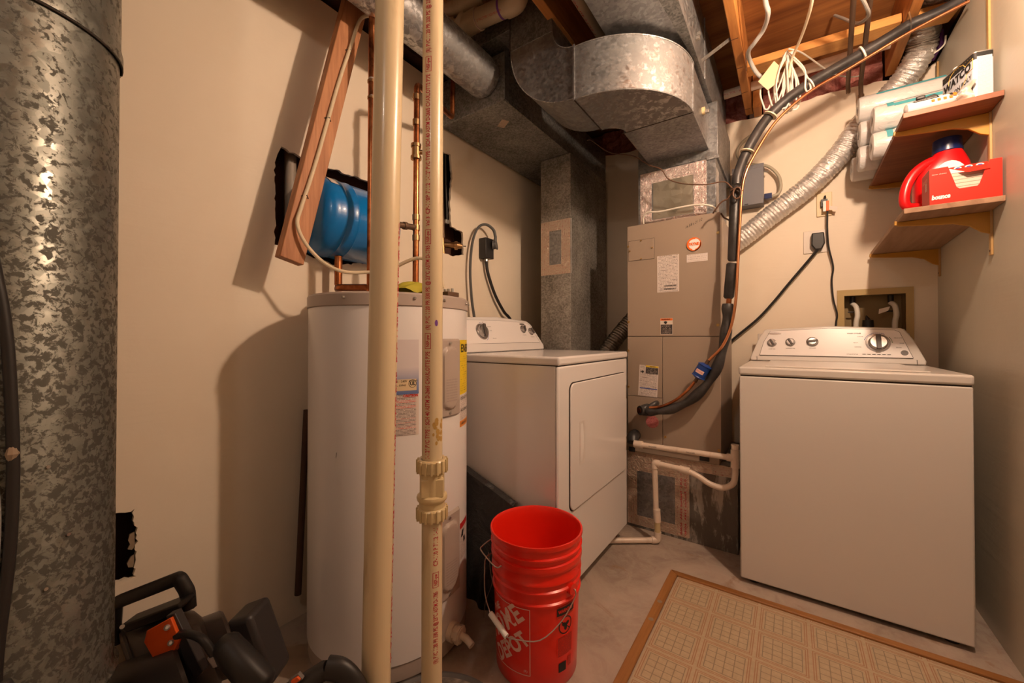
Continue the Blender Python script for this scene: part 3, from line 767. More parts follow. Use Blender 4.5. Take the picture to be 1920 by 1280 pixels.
# coupling (check valve) between the pipes
cp = MB().m(M_PVCT)
c = PR(0)
def nutprof(z0, z1, r): return [(RP+0.001, z0), (r-0.003, z0), (r, z0+0.004), (r, z1-0.004), (r-0.003, z1), (RP+0.001, z1)]
o1 = MB().m(M_PVCT).lathe(nutprof(0.736, 0.768, 0.0345), c, n=48)
o2 = MB().m(M_PVCT).lathe(nutprof(0.626, 0.655, 0.0345), c, n=48)
for k in range(16):
    a = 2*PI*k/16
    for b_, za, zb in ((o1, 0.737, 0.767), (o2, 0.627, 0.654)):
        M = Matrix.Translation(c) @ Matrix.Rotation(a, 4, 'Z')
        b_.box((0.033, -0.0026, za), (0.0375, 0.0026, zb), M)
o1.build('union_nut', t, bevel=0.0008); o2.build('union_nut', t, bevel=0.0008)
MB().m(M_PVCT).lathe([(0.030, 0.652), (0.0300, 0.668), (0.0345, 0.672), (0.036, 0.678), (0.0345, 0.683), (0.029, 0.686), (0.029, 0.738)], c, n=48).build('check_valve_body', t)
M = Matrix.Translation(c) @ Matrix.Rotation(R(12+35.2), 4, 'Z')
MB().m(M_PVCT).box((-0.026, -0.028, 0.684), (0.026, 0.028, 0.726), M).build('square_section', t, bevel=0.002)

# sump lid
t = thing('sump_cover', 'round grey sump pit lid on the floor below the plastic risers', 'sump lid', (-0.765, 0.715, 0))
MB().m(plain('sump_rubber', (0.10, 0.09, 0.085), 0.6)).lathe([(0.213, 0.0), (0.213, 0.016), (0.203, 0.020), (0.196, 0.014), (0.0, 0.014)], (-0.765, 0.715, 0), n=64).build('lid_rim', t)
gm, nt, b_ = newmat('dusty_lid'); n1 = noise_n(nt, coords(nt), 12, 8, 0.7, 1.5)
L(nt, ramp(nt, n1, [(0.4, (0.08, 0.07, 0.065)), (0.62, (0.30, 0.25, 0.21))]), b_.inputs['Base Color'])
MB().m(gm).lathe([(0.194, 0.0145), (0.185, 0.018), (0.0, 0.018)], (-0.765, 0.715, 0), n=64).build('lid_plate', t)

# ================================================================== BLUE EXPANSION TANK, BRACE, COPPER
t = thing('expansion_tank', 'blue horizontal pressure tank set in the torn wall hole behind the brace', 'tank', (-1.49, 0.90, 1.37))
prof = [(0.0, 0.705), (0.06, 0.708), (0.105, 0.718), (0.132, 0.734), (0.142, 0.752), (0.144, 0.770), (0.144, 0.790), (0.1465, 0.796), (0.144, 0.802), (0.144, 0.838), (0.1465, 0.844), (0.144, 0.850),
        (0.144, 1.000), (0.138, 1.030), (0.115, 1.062), (0.07, 1.078), (0.0, 1.082)]
prof = [(r*1.045, y+0.047) for r, y in prof]
MB().m(M_BLUE).lathe(prof, (-1.49, 0, 1.522), 'y', 64).build('tank_shell', t)
def tk(a, y, e=0.0008): return Vector((-1.49+(0.1505+e)*math.cos(R(a)), y, 1.522+(0.1505+e)*math.sin(R(a))))
MB().m(M_LABGREY).grid(lambda u, v: tk(74-30*v, 0.800+0.030*u+0.002, 0.001), 2, 8).build('tank_label', t, fix=False, label='small white label')
MB().m(M_COPPER).tube([(-1.46, 0.878, 1.375), (-1.46, 0.878, 1.262)], 0.0145, 16).build('stub_pipe', t)

t = thing('diagonal_brace', 'slanting pine two by four hanging from the joists before the torn wall hole', 'board', (-1.345, 0.643, 1.303))
a0, a1 = Vector((-1.345, 0.607, 1.318)), Vector((-1.345, 0.684, 1.299))
b0, b1 = Vector((-1.345, 0.855, 2.405)), Vector((-1.345, 0.938, 2.385))
MB().m(M_BRACE).prism([a0, a1, b1, b0], (-0.038, 0, 0)).build('board', t, bevel=0.0025)
MB().m(M_BRACE).box((-1.342, 0.875, 2.352), (-1.305, 0.99, 2.384)).build('cleat_block', t, bevel=0.002)

pts = [(-1.318, 0.960, 2.345), (-1.322, 0.935, 2.310), (-1.330, 0.885, 2.262), (-1.337, 0.846, 2.129), (-1.339, 0.805, 1.987), (-1.339, 0.765, 1.833), (-1.339, 0.727, 1.685), (-1.339, 0.699, 1.585), (-1.337, 0.670, 1.489), (-1.331, 0.655, 1.428), (-1.320, 0.678, 1.366), (-1.300, 0.726, 1.311), (-1.262, 0.776, 1.282), (-1.222, 0.845, 1.285), (-1.15, 0.88, 1.292), (-1.06, 0.93, 1.330), (-1.00, 0.96, 1.30), (-0.985, 0.985, 1.225)]
t = thing('power_cable', 'cream flat cable running down the slanting brace and across to the heater top', 'cable', (-1.36, 0.70, 1.3))
MB().m(M_CREAMW).tube(smooth_path(pts, 8), 0.0062, 10).build('cable', t)
for (y, z) in ((0.844, 2.123), (0.765, 1.833), (0.686, 1.533)):
    MB().m(M_INK).tube([(-1.345, y-0.012, z-0.002), (-1.3315, y, z+0.001), (-1.345, y+0.012, z-0.004)], 0.0016, 6).build('staple', t)

def joint(b, p, d, r=0.0135, l=0.018):
    p = Vector(p); d = Vector(d).normalized(); b.tube([p-d*l, p+d*l], r, 16)
t = thing('copper_supply_pipe', 'long bright copper pipe rising behind the thicker cream riser', 'pipe', (-1.25, 0.87, 1.23))
MB().m(M_COPPER).tube([(-1.25, 0.876, 1.215), (-1.25, 0.883, 2.50)], 0.0128, 20).build('pipe', t)
b = MB().m(M_BRASS)
for z in (1.262, 1.93, 1.99): joint(b, (-1.25, 0.878, z), (0, 0, 1), 0.0142, 0.004 if z > 1.5 else 0.016)
b.m(M_SOLDER)
for z in (1.935, 2.0): joint(b, (-1.25, 0.881, z), (0, 0, 1), 0.0138, 0.003)
b.build('solder_ring', t)
MB().m(M_COPPER).tube(bend_path([(-1.25, 0.876, 1.236), (-1.36, 0.818, 1.238), (-1.40, 0.84, 1.238), (-1.455, 0.876, 1.240), (-1.46, 0.878, 1.262)], 0.02), 0.0128, 16).build('branch_pipe', t)

t = thing('copper_valve_pipe', 'tarnished copper pipe with shutoff valve between the two cream risers', 'pipe', (-1.20, 1.045, 1.20))
MB().m(M_COPPER).tube(bend_path([(-1.20, 1.045, 1.205), (-1.20, 1.05, 2.055), (-1.33, 1.385, 2.115), (-1.33, 1.390, 2.42)], 0.024), 0.0120, 18).build('pipe', t)
b = MB().m(M_BRASS); joint(b, (-1.2, 1.046, 1.783), (0, 0, 1), 0.0165, 0.030); joint(b, (-1.2, 1.046, 1.760), (0, 0, 1), 0.021, 0.006); joint(b, (-1.2, 1.046, 1.808), (0, 0, 1), 0.020, 0.006)
b.tube([(-1.2, 1.046, 1.783), (-1.165, 1.075, 1.783)], 0.009, 12)
vb = b.build('valve_body', t)
MB().m(M_STEEL).tube([(-1.165, 1.075, 1.783), (-1.158, 1.081, 1.783)], 0.021, 8).build('valve_handle', vb)
b = MB().m(M_BRASS)
for z in (1.235, 1.445, 1.485, 1.525, 1.90, 2.0): joint(b, (-1.2, 1.047, z), (0, 0, 1), 0.0145, 0.011)
b.build('fittings', t)
MB().m(M_IRON).tube([(-1.2, 1.047, 1.485), (-1.2, 0.90, 1.472)], 0.0115, 14).tube([(-1.2, 1.0, 1.481), (-1.2, 0.985, 1.479)], 0.0145, 14).build('tee_branch', t)

# pieces inside the torn holes
t = thing('vent_pipe_in_wall', 'grey plastic pipe standing inside the torn hole left of the brace', 'pipe', (-1.592, 0.755, 0.02))
MB().m(plain('grey_pipe', (0.30, 0.25, 0.20), 0.5)).tube([(-1.592, 0.755, 0.02), (-1.592, 0.755, 2.39)], 0.021, 24).build('pipe', t)
t = thing('hose_valve', 'brass hose valve in the narrow torn hole right of the risers', 'valve', (-1.53, 1.56, 1.54))
b = MB().m(M_BRASS).tube([(-1.56, 1.545, 1.60), (-1.555, 1.55, 1.50)], 0.013, 14).tube([(-1.56, 1.55, 1.565), (-1.50, 1.60, 1.560)], [0.015, 0.017], 14).tube([(-1.51, 1.592, 1.56), (-1.498, 1.602, 1.56)], 0.024, 16).tube([(-1.498, 1.602, 1.56), (-1.478, 1.618, 1.557)], [0.019, 0.012], 12)
b.build('valve_body', t)
MB().m(M_STEEL).tube([(-1.478, 1.618, 1.557), (-1.462, 1.632, 1.556)], 0.0045, 8).build('stem', t)
MB().m(M_IRON).tube(smooth_path([(-1.555, 1.548, 1.60), (-1.555, 1.538, 1.80), (-1.56, 1.535, 2.10), (-1.56, 1.54, 2.38)], 6), 0.011, 12).build('pipe', t)
t = thing('black_wall_cable', 'black cable running down inside the narrow torn hole', 'cable', (-1.56, 1.56, 1.66))
MB().m(M_BLACK).tube(smooth_path([(-1.548, 1.553, 2.35), (-1.545, 1.556, 1.95), (-1.543, 1.562, 1.80), (-1.543, 1.566, 1.69)], 8), 0.006, 10).build('cable', t)
MB().m(M_STEEL).box((-1.552, 1.548, 1.678), (-1.534, 1.572, 1.700)).build('clamp', t, bevel=0.001)
t = MB().m(M_DARKWOOD).tube([(-1.484, 0.739, 0.11), (-1.503, 0.778, 0.78)], 0.0115, 14).build('wooden_rod')
tag(t, 'dark brown rod leaning on the left wall behind the water heater', 'rod')

# ================================================================== DUCTS
t = thing('return_trunk_duct', 'long flat galvanised duct along the top of the left wall', 'duct', (-1.31, 2.1, 2.18))
RX0, RX1, RY0 = XL+0.012, -1.096, 1.49
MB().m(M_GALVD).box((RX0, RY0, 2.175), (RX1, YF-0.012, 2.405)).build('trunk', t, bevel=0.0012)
b = MB().m(M_GALV).box((RX1+0.0008, RY0-0.0008, 2.176), (RX1+0.0035, RY0+0.035, 2.432)).build('end_flange', t, smooth=False)
b = MB().m(M_GALVD).box((RX0, RY0+0.001, 2.1725), (RX1, RY0+0.024, 2.1748)).build('hem_strip', t, smooth=False)
MB().m(M_TAPE2).quad((-1.268, 1.66, 2.1743), (-1.205, 1.62, 2.1743), (-1.185, 1.655, 2.1743), (-1.248, 1.695, 2.1743)).build('tape_patch', t, fix=False)
b = MB().m(M_INK).box((RX1-0.02, RY0+0.6, 2.1742), (RX1-0.018, RY0+0.601, 2.1745)); bpy.data.objects.remove(b.build('x'))

t = thing('return_drop_duct', 'vertical galvanised duct dropping behind the dryer, with taped patch', 'duct', (-1.19, 2.43, 0.0))
DX0, DX1, DY0, DY1 = -1.292, -1.083, 2.150, 2.715
MB().m(galv('riser_galvanised', (0.13, 0.12, 0.105), (0.44, 0.42, 0.385), 130, 0.5, 0.55)).box((DX0, DY0, 0.0), (DX1, DY1, 2.172)).build('duct_body', t, bevel=0.0012)
MB().m(M_GALVD).box((DX0-0.001, DY0-0.0025, 2.128), (DX1+0.0022, DY1, 2.1315)).build('seam_ridge', t, smooth=False)
def tapes(name, parent, y, x0, x1, z0, z1, wdt, mat=M_TAPE, sides='LRTB', e=0.0010):
    b = MB().m(mat)
    def strip_(ax0, ax1, az0, az1, dy):
        L_ = max(ax1-ax0, az1-az0); hor = (ax1-ax0) > (az1-az0)
        vs = [b.bm.verts.new(p) for p in ((ax0, y-dy, az0), (ax1, y-dy, az0), (ax1, y-dy, az1), (ax0, y-dy, az1))]
        uv = [(0, 0), (L_, 0), (L_, 0.06), (0, 0.06)] if hor else [(0, 0.06), (0, 0), (L_, 0), (L_, 0.06)]
        b.face(vs, uv)
    if 'T' in sides: strip_(x0, x1, z1-wdt, z1, e)
    if 'B' in sides: strip_(x0, x1, z0, z0+wdt, e+0.0003)
    if 'L' in sides: strip_(x0, x0+wdt, z0, z1, e+0.0006)
    if 'R' in sides: strip_(x1-wdt, x1, z0, z1, e+0.0009)
    return b.build(name, parent, fix=False)
MB().m(M_GALV).quad((DX0+0.04, DY0-0.0008, 1.50), (DX1-0.045, DY0-0.0008, 1.50), (DX1-0.045, DY0-0.0008, 1.71), (DX0+0.04, DY0-0.0008, 1.71)).build('access_patch', t, fix=False)
tapes('foil_tape', t, DY0, DX0+0.001, DX1-0.001, 1.443, 1.778, 0.062, M_TAPE2)
MB().m(M_FOIL).box((DX1+0.0006, DY0-0.0004, 1.443), (DX1+0.0016, DY0+0.012, 1.778)).build('folded_tape_edge', t, smooth=False)

t = thing('round_return_duct', 'round galvanised duct running overhead into the flat trunk duct end', 'duct', (-1.217, 0.6, 2.22))
b = MB().m(M_GALVB).lathe([(0.0915, -0.9), (0.0915, 1.462), (0.090, 1.478), (0.087, 1.486)], (-1.207, 0, 2.309), 'y', 64).build('duct_body', t)
MB().m(M_STEEL).tube([(-1.117, 1.44, 2.295), (-1.113, 1.44, 2.295)], 0.005, 8).build('screw', t)
MB().m(M_STEEL).tube([(-1.1465, 1.16, 2.243), (-1.1415, 1.16, 2.238)], 0.005, 8).build('screw', t)
MB().m(M_STEEL).lathe([(0.0925, -0.002), (0.0945, 0), (0.0925, 0.002)], (-1.207, 0.72, 2.309), 'y', 48).build('crimp_bead', t)

t = thing('supply_trunk_duct', 'dark galvanised supply duct crossing overhead above the curved elbow', 'duct', (-1.2, 1.6, 2.33))
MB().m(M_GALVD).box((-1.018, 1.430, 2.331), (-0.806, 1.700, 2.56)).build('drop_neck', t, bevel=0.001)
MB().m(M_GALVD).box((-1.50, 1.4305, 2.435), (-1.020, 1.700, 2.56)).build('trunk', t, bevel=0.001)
MB().m(M_GALV).box((-0.8055, 1.430, 2.30), (-0.803, 1.70, 2.36)).build('hem_edge', t, smooth=False)
MB().m(M_TAND).box((-1.0205, 1.428, 2.331), (-1.0175, 1.4298, 2.56)).build('seam', t, smooth=False)

# curved elbows from the plenum front to the supply trunk
t = thing('curved_elbow_duct', 'curved galvanised elbow duct joining the furnace plenum to the overhead trunk', 'duct', (-0.5, 1.9, 2.01))
zb, zt = 2.010, 2.222
ec = Vector((-0.705, 1.805, 0)); ri, ro = 0.085, 0.372
def arc(c, r, a0, a1, n=24): return [(c.x+r*math.cos(R(a0+(a1-a0)*k/n)), c.y+r*math.sin(R(a0+(a1-a0)*k/n))) for k in range(n+1)]
b = MB().m(M_GALVB)
out = arc(ec, ro, 0, -90); inn = arc(ec, ri, 0, -90)
for (A, B) in zip(range(24), range(1, 25)):
    for z, flip in ((zb, 0), (zt, 1)):
        b.poly([(*out[A], z), (*out[B], z), (*inn[B], z), (*inn[A], z)])
    b.poly([(*out[A], zb), (*out[A], zt), (*out[B], zt), (*out[B], zb)]); b.poly([(*inn[A], zb), (*inn[B], zb), (*inn[B], zt), (*inn[A], zt)])
bmesh.ops.remove_doubles(b.bm, verts=b.bm.verts[:], dist=0.0001)
b.build('horizontal_elbow', t)
# rolled rims along the outer edge
for z in (zb, zt): MB().m(M_GALVB).tube([(*p, z) for p in arc(ec, ro+0.001, 2, -90)], 0.0028, 6).build('rolled_edge', t)
# straight collar to the plenum
b = MB().m(M_GALV).box((-0.633, 1.806, zb), (-0.334, 2.209, zt)).build('straight_collar', t, bevel=0.001)
MB().m(M_GALVB).box((-0.334, 1.796, zb-0.002), (-0.3295, 1.812, zt+0.002)).build('drive_cleat', t, smooth=False)
MB().m(M_TAND).box((-0.64, 1.803, zb-0.0012), (-0.334, 1.808, zb-0.0002)).build('seam', t, smooth=False)
# vertical-plane elbow (cheek faces the doorway)
vc = Vector((-0.706, 0, 2.331)); y0, y1 = 1.4325, 1.718
vo = [(vc.x-0.311*math.sin(R(a)), vc.z-0.315*math.cos(R(a))) for a in [k*90/20 for k in range(21)]]
vi = [(vc.x-0.098*math.sin(R(a)), vc.z-0.103*math.cos(R(a))) for a in [k*90/20 for k in range(21)]]
b = MB().m(M_GALV)
for k in range(20):
    for y in (y0, y1): b.poly([(vo[k][0], y, vo[k][1]), (vo[k+1][0], y, vo[k+1][1]), (vi[k+1][0], y, vi[k+1][1]), (vi[k][0], y, vi[k][1])])
    b.poly([(vo[k][0], y0, vo[k][1]), (vo[k][0], y1, vo[k][1]), (vo[k+1][0], y1, vo[k+1][1]), (vo[k+1][0], y0, vo[k+1][1])])
    b.poly([(vi[k][0], y0, vi[k][1]), (vi[k][0], y1, vi[k][1]), (vi[k+1][0], y1, vi[k+1][1]), (vi[k+1][0], y0, vi[k+1][1])])
bmesh.ops.remove_doubles(b.bm, verts=b.bm.verts[:], dist=0.0001)
b.build('upward_elbow', t)
for q_ in (vo, vi): MB().m(M_GALVB).tube([(x, y0, z) for x, z in q_], 0.0022, 6).build('rolled_edge', t)
MB().m(M_GALVB).box((-0.709, y0-0.004, zb-0.004), (-0.702, y0, zt+0.010)).build('drive_cleat', t, smooth=False)
MB().m(M_TAND).box((-0.708, y0, zb-0.003), (-0.704, y1, zb-0.001)).build('seam', t, smooth=False)

t = thing('overhead_supply_duct', 'large galvanised duct running overhead from the furnace toward the doorway', 'duct', (-0.46, 1.2, 2.25))
UX0, UX1 = -0.592, -0.318
MB().m(M_GALV).box((UX0, -0.6, 2.250), (UX1, 2.735, 2.52)).build('duct_body', t, bevel=0.001)
MB().m(M_GALVB).box((UX1-0.0006, 1.99, 2.244), (UX1+0.004, 2.0, 2.53)).build('standing_seam', t, smooth=False)
MB().m(M_GALVD).prism([(UX1-0.075, 1.25, 2.2490), (UX1-0.001, 1.25, 2.2490), (UX1-0.001, 1.98, 2.2490)], (0, 0, -0.0006)).build('folded_gusset', t, smooth=False)
for (y, z) in ((1.80, 2.33), (1.78, 2.30)):
    MB().m(M_STEEL).box((UX1+0.0005, y, z), (UX1+0.016, y+0.014, z+0.012)).build('sheet_screw', t, bevel=0.001)
t = thing('hanger_strap', 'galvanised strap from the curved duct up to the joist', 'strap', (-0.28, 1.94, 2.3))
MB().m(M_GALV).prism([(-0.345, 1.895, 2.268), (-0.345, 1.920, 2.268), (-0.213, 2.018, 2.396), (-0.213, 1.993, 2.396)], (0.0015, 0, 0.0015)).build('strap', t, smooth=False)

# white pvc pipe beside the supply duct
t = thing('overhead_pvc_pipe', 'cream plastic pipe overhead between the joist and the supply duct', 'pipe', (-0.66, 1.2, 2.42))
Q = lambda s_: Vector((-0.672, s_, 2.385))
MB().m(M_PVCD).tube([Q(-0.5), Q(2.73)], 0.0242, 24).build('pipe', t)
MB().m(M_REDINK).text('1-1/2" PVC TYPE 1 SCH 40 ASTM D-2665', 0.014, lambda x, y: Vector((-0.672-0.0246*math.sin(-y/0.0242+0.5), 1.9-x, 2.385-0.0246*math.cos(-y/0.0242+0.5))), width=0.7).build('red_print', t, fix=False)
# second pvc pipe behind the blocking
t = thing('cross_pvc_pipe', 'cream plastic pipe crossing the joist bay in front of the pink insulation', 'pipe', (0.0, 2.62, 2.42))
MB().m(M_PVCW).tube([(-0.31, 2.60, 2.475), (0.57, 2.60, 2.475)], 0.0242, 24).build('pipe', t)
MB().m(M_REDINK).text('PVC TYPE 1 SCH 40', 0.014, lambda x, y: Vector((-0.31+x, 2.60-0.0246*math.cos(y/0.0242-0.5), 2.475+0.0246*math.sin(y/0.0242-0.5)))).build('red_print', t, fix=False)
# drain fittings above round duct
t = thing('drain_pipe_assembly', 'cream plastic drain pipe and fittings with purple primer above the round duct', 'pipe', (-1.1, 1.34, 2.45))
A, B_ = Vector((-1.16, 1.34, 2.475)), Vector((-0.955, 1.34, 2.452))
MB().m(M_PVCD).tube([A, B_], 0.040, 32).build('drain_pipe', t)
MB().m(M_PURPLE).tube([A+(B_-A)*0.16, A+(B_-A)*0.185], 0.0404, 32).tube([A+(B_-A)*0.78, A+(B_-A)*0.83], 0.0404, 32).build('primer_band', t)
MB().m(M_PVCD).tube(bend_path([A+(B_-A)*0.18, A, (-1.215, 1.345, 2.478), (-1.235, 1.32, 2.50)], 0.03), 0.0455, 28).build('socket_fitting', t)
MB().m(M_PVCD).tube(bend_path([(-1.26, 1.335, 2.50), (-1.262, 1.335, 2.485), (-1.30, 1.30, 2.48)], 0.02), 0.045, 28).build('wye_branch', t)
MB().m(M_PVCD).tube(bend_path([B_-(B_-A)*0.08, B_+Vector((0.035, 0, -0.004)), B_+Vector((0.055, 0, 0.13))], 0.05), 0.0455, 28).build('upturned_elbow', t)
MB().m(M_PVCD).tube([(-1.285, 1.30, 2.555), (-1.10, 1.335, 2.560)], 0.034, 24).build('upper_branch_pipe', t)
MB().m(M_REDINK).text('2" PVC TYPE 1 SCH 40 ASTM', 0.012, lambda x, y: Vector((A.x+0.045+x, 1.34-0.0405*math.cos(y/0.04-0.85), 2.470-0.11*x*1+0.0405*math.sin(y/0.04-0.85))), width=0.13).build('red_print', t, fix=False)

# big vertical round duct at left
t = thing('floor_to_ceiling_round_duct', 'huge mottled galvanised round duct standing at the far left', 'duct', (-1.198, 0.05, 0.0))
BX, BY, BR = -1.205, 0.050, 0.156
bf = cylmap(BX, BY, BR)
MB().m(M_GALVOLD).lathe([(0.135, 0.0), (0.135, 0.372), (BR+0.006, 0.368), (BR+0.007, 0.374), (BR+0.002, 0.380), (BR, 0.384), (BR, 1.640), (BR-0.002, 1.66), (BR-0.002, 1.70)], (BX, BY, 0), n=96).build('lower_duct', t)
MB().m(M_GALVOLD).lathe([(BR+0.003, 1.630), (BR+0.0055, 1.632), (BR+0.0055, 1.650), (BR+0.002, 1.668), (BR+0.001, 2.50)], (BX, BY, 0), n=96).build('upper_duct', t)
sc = MB().m(M_STEEL)
for (ph, z) in ((20, 0.83), (19.5, 0.62), (30, 0.70), (-12, 0.52), (8, 0.46)):
    MB().m(M_STEEL).tube([bf(ph, z, 0), bf(ph, z, 0.003)], 0.003, 8).build('rivet', t)
MB().m(M_TAND).tube([bf(p_, 1.629+0.0*p_, 0.004) for p_ in range(-90, 91, 6)], 0.0016, 6).build('joint_line', t)
sc.bm.free()
t = thing('black_hanging_cable', 'black cable hanging down the front of the huge round duct', 'cable', (-0.95, 0.05, 0.4))
def bp(px_phi, z, e=0.009): return bf(px_phi, z, e)
MB().m(M_BLACK).tube(smooth_path([bp(-14, 1.50), bp(-4, 1.22), bp(2, 1.08), bp(4.5, 0.95), bp(5.5, 0.83), bp(4.5, 0.70), bp(1, 0.56), bp(0, 0.48)], 8), 0.0075, 14).build('cable', t)
MB().m(M_GYP).tube([bp(5.0, 0.885, 0.0105), bp(5.0, 0.865, 0.0125), bp(4.5, 0.850, 0.0105)], [0.003, 0.008, 0.003], 8).build('plaster_splash', t)
MB().m(M_FOAM).tube([bp(1, 0.505, 0.014), bp(0, 0.49, 0.018), bp(-1, 0.44, 0.018), bp(-3, 0.35, 0.016), bp(-4, 0.24, 0.015)], [0.014, 0.022, 0.021, 0.019, 0.017], 16).build('taped_bundle', t)
t = tube_obj('grey_hanging_cable', smooth_path([bp(-9, 0.98, 0.008), bp(-3.5, 0.87, 0.008), bp(-0.5, 0.77, 0.008), bp(-1.5, 0.64, 0.008), bp(-3, 0.53, 0.012), bp(-9, 0.42, 0.02), bp(-12, 0.20, 0.02)], 8), 0.006, M_GREYW)
tag(t, 'grey cable hanging on the huge round duct, left of the black cable', 'cable')

# ================================================================== FURNACE
t = thing('furnace_air_handler', 'tan upright air handler cabinet between the dryer and the washer', 'furnace', (-0.51, 2.4, 0.462))
FX0, FX1, FY, FYB = -0.742, -0.279, 2.170, 2.615
MB().m(M_TAN).box((FX0+0.004, FY+0.012, 0.462), (FX1-0.001, FYB, 1.668)).build('cabinet', t, bevel=0.002)
MB().m(M_TAN).box((FX0, FY, 1.0605), (FX1, FY+0.012, 1.672)).build('upper_door_panel', t, bevel=0.0018)
MB().m(M_TAN).box((FX0+0.188, FY, 0.468), (FX1, FY+0.012, 1.0575)).build('lower_door_panel', t, bevel=0.0018)
MB().m(M_TAN).box((FX0, FY, 0.733), (FX0+0.186, FY+0.012, 1.0575)).box((FX0, FY+0.001, 0.468), (FX0+0.186, FY+0.012, 0.731)).build('pipe_entry_panel', t, bevel=0.0012)
MB().m(M_TAN).box((FX0+0.008, FY-0.0022, 1.478), (-0.596, FY-0.0002, 1.588)).build('knockout_cover', t, bevel=0.0008)
MB().m(M_TAND).box((FX0+0.007, FY-0.0008, 1.4765), (-0.5945, FY-0.0001, 1.5895)).build('cover_gap', t, smooth=False)
for (x, z) in ((-0.728, 1.533), (-0.606, 1.537), (-0.665, 1.583), (-0.665, 1.484), (FX0+0.006, 1.56), (FX0+0.006, 1.14), (-0.289, 1.57), (-0.291, 1.115), (-0.289, 0.50), (FX0+0.20, 0.53), (FX0+0.004, 0.98), (FX0+0.004, 0.78)):
    MB().m(M_SCREW).tube([(x, FY, z), (x, FY-0.006, z)], 0.0046, 6).tube([(x, FY, z), (x, FY-0.0012, z)], 0.0068, 12).build('screw', t)
F = lambda x, z, e=0.001: Vector((x, FY-e, z))
def flat(name, x0, x1, z0, z1, mat, parent, e=0.001, y=None, **k):
    Y = (FY if y is None else y)-e
    return MB().m(mat).quad((x0, Y, z0), (x1, Y, z0), (x1, Y, z1), (x0, Y, z1)).build(name, parent, fix=False, **k)
flat('spec_label', -0.580, -0.470, 1.293, 1.487, M_LAB, t)
MB().m(M_INK).text('UL', 0.012, lambda x, y: F(-0.500+x, 1.474+y, 0.0016)).build('listing_mark', t, fix=False)
bc = MB().m(M_INK); rnd = random.Random(4)
for z in (1.322, 1.305):
    x = -0.545
    while x < -0.485: wd = rnd.choice((0.0006, 0.0012, 0.0018)); bc.quad(F(x, z, .0016), F(x+wd, z, .0016), F(x+wd, z+0.008, .0016), F(x, z+0.008, .0016)); x += wd+rnd.choice((0.0008, 0.0014))
bc.build('barcode', t, fix=False)
flat('rating_sticker', -0.433, -0.335, 1.438, 1.477, M_LABGREY, t)
flat('warning_sticker', -0.565, -0.502, 1.070, 1.155, M_WPLATE, t)
flat('warning_band', -0.564, -0.503, 1.143, 1.154, M_ORINK, t, 0.0014)
flat('warning_text_block', -0.563, -0.504, 1.072, 1.122, M_LABK, t, 0.0014)
MB().m(M_INK).text('WARNING', 0.009, lambda x, y: F(-0.558+x, 1.1485+y, 0.0018), bold=0.0003).poly([F(-0.538+0.008*math.cos(a)*(1+0.3*math.sin(3*a)), 1.132+0.008*math.sin(a), 0.0016) for a in [k*PI/6 for k in range(12)]]).build('warning_print', t, fix=False)
# round maker badge
bd = MB().m(M_WINK2).poly([F(-0.398+0.031*math.cos(k*PI/24), 1.5275+0.031*math.sin(k*PI/24), 0.004) for k in range(48)]).build('maker_badge', t, fix=False)
rim = MB().m(M_ORINK)
def sect(a0, a1, r0, r1, r1b):
    n = 24
    for k in range(n):
        A, B = R(a0+(a1-a0)*k/n), R(a0+(a1-a0)*(k+1)/n); ra = r0; 
        rim.quad(F(-0.398+r0*math.cos(A), 1.5275+r0*math.sin(A), .0045), F(-0.398+r0*math.cos(B), 1.5275+r0*math.sin(B), .0045), F(-0.398+r1*math.cos(B), 1.5275+r1*math.sin(B), .0045), F(-0.398+r1*math.cos(A), 1.5275+r1*math.sin(A), .0045))
sect(75, 255, 0.0255, 0.034, 0); sect(255, 435, 0.030, 0.034, 0); sect(-80, 10, 0.0262, 0.034, 0)
rim.m(M_ORANGE).lathe([(0.034, 0), (0.034, 0.0044)], (-0.398, FY-0.0045, 1.5275), 'y', 40)
rim.build('badge_rim', bd, fix=False)
MB().m(M_ORINK).text('PAYNE', 0.021, lambda x, y: F(-0.398+x, 1.5275+y, 0.0055), 'CENTER', bold=0.0009, width=0.047).build('badge_text', bd, fix=False)
MB().m(M_INK).text('16 5/8 x 21 1/2', 0.020, lambda x, y: F(-0.440+x, 1.618+x*0.38+y, 0.0008), width=0.078, shear=0.3).build('marker_note', t, fix=False)
# caution sticker, slightly crooked
def FQ(x, z, e=0.0012):  # rotate about sticker centre
    a = R(3); cx_, cz_ = -0.628, 0.818; dx, dz = x-cx_, z-cz_
    return F(cx_+dx*math.cos(a)+dz*math.sin(a), cz_-dx*math.sin(a)*-1*-1+dz*math.cos(a), e)
def fq(name, x0, x1, z0, z1, mat, e): return MB().m(mat).quad(FQ(x0, z0, e), FQ(x1, z0, e), FQ(x1, z1, e), FQ(x0, z1, e)).build(name, t, fix=False)
fq('caution_sticker', -0.680, -0.578, 0.735, 0.903, M_LAB, 0.001)
fq('caution_black_block', -0.645, -0.580, 0.858, 0.892, M_LABK, 0.0014)
fq('caution_yellow_band', -0.646, -0.579, 0.893, 0.902, plain('caution_yellow', (0.80, 0.55, 0.02), 0.5), 0.0014)
fq('blue_stripe', -0.672, -0.580, 0.775, 0.780, M_BLUEINK, 0.0014)
MB().m(M_INK).text('CAUTION', 0.007, lambda x, y: FQ(-0.625+x, 0.8975+y, 0.0018), bold=0.0003).poly([FQ(-0.663+0.010*math.cos(a), 0.866+0.009*math.sin(a)*abs(math.cos(2.5*a)), 0.0016) for a in [k*PI/10 for k in range(20)]]).build('caution_print', t, fix=False)
MB().m(M_LABRED).poly([F(-0.609+0.034*math.cos(k*PI/16), 0.602+0.034*math.sin(k*PI/16), 0.0011) for k in range(32)])
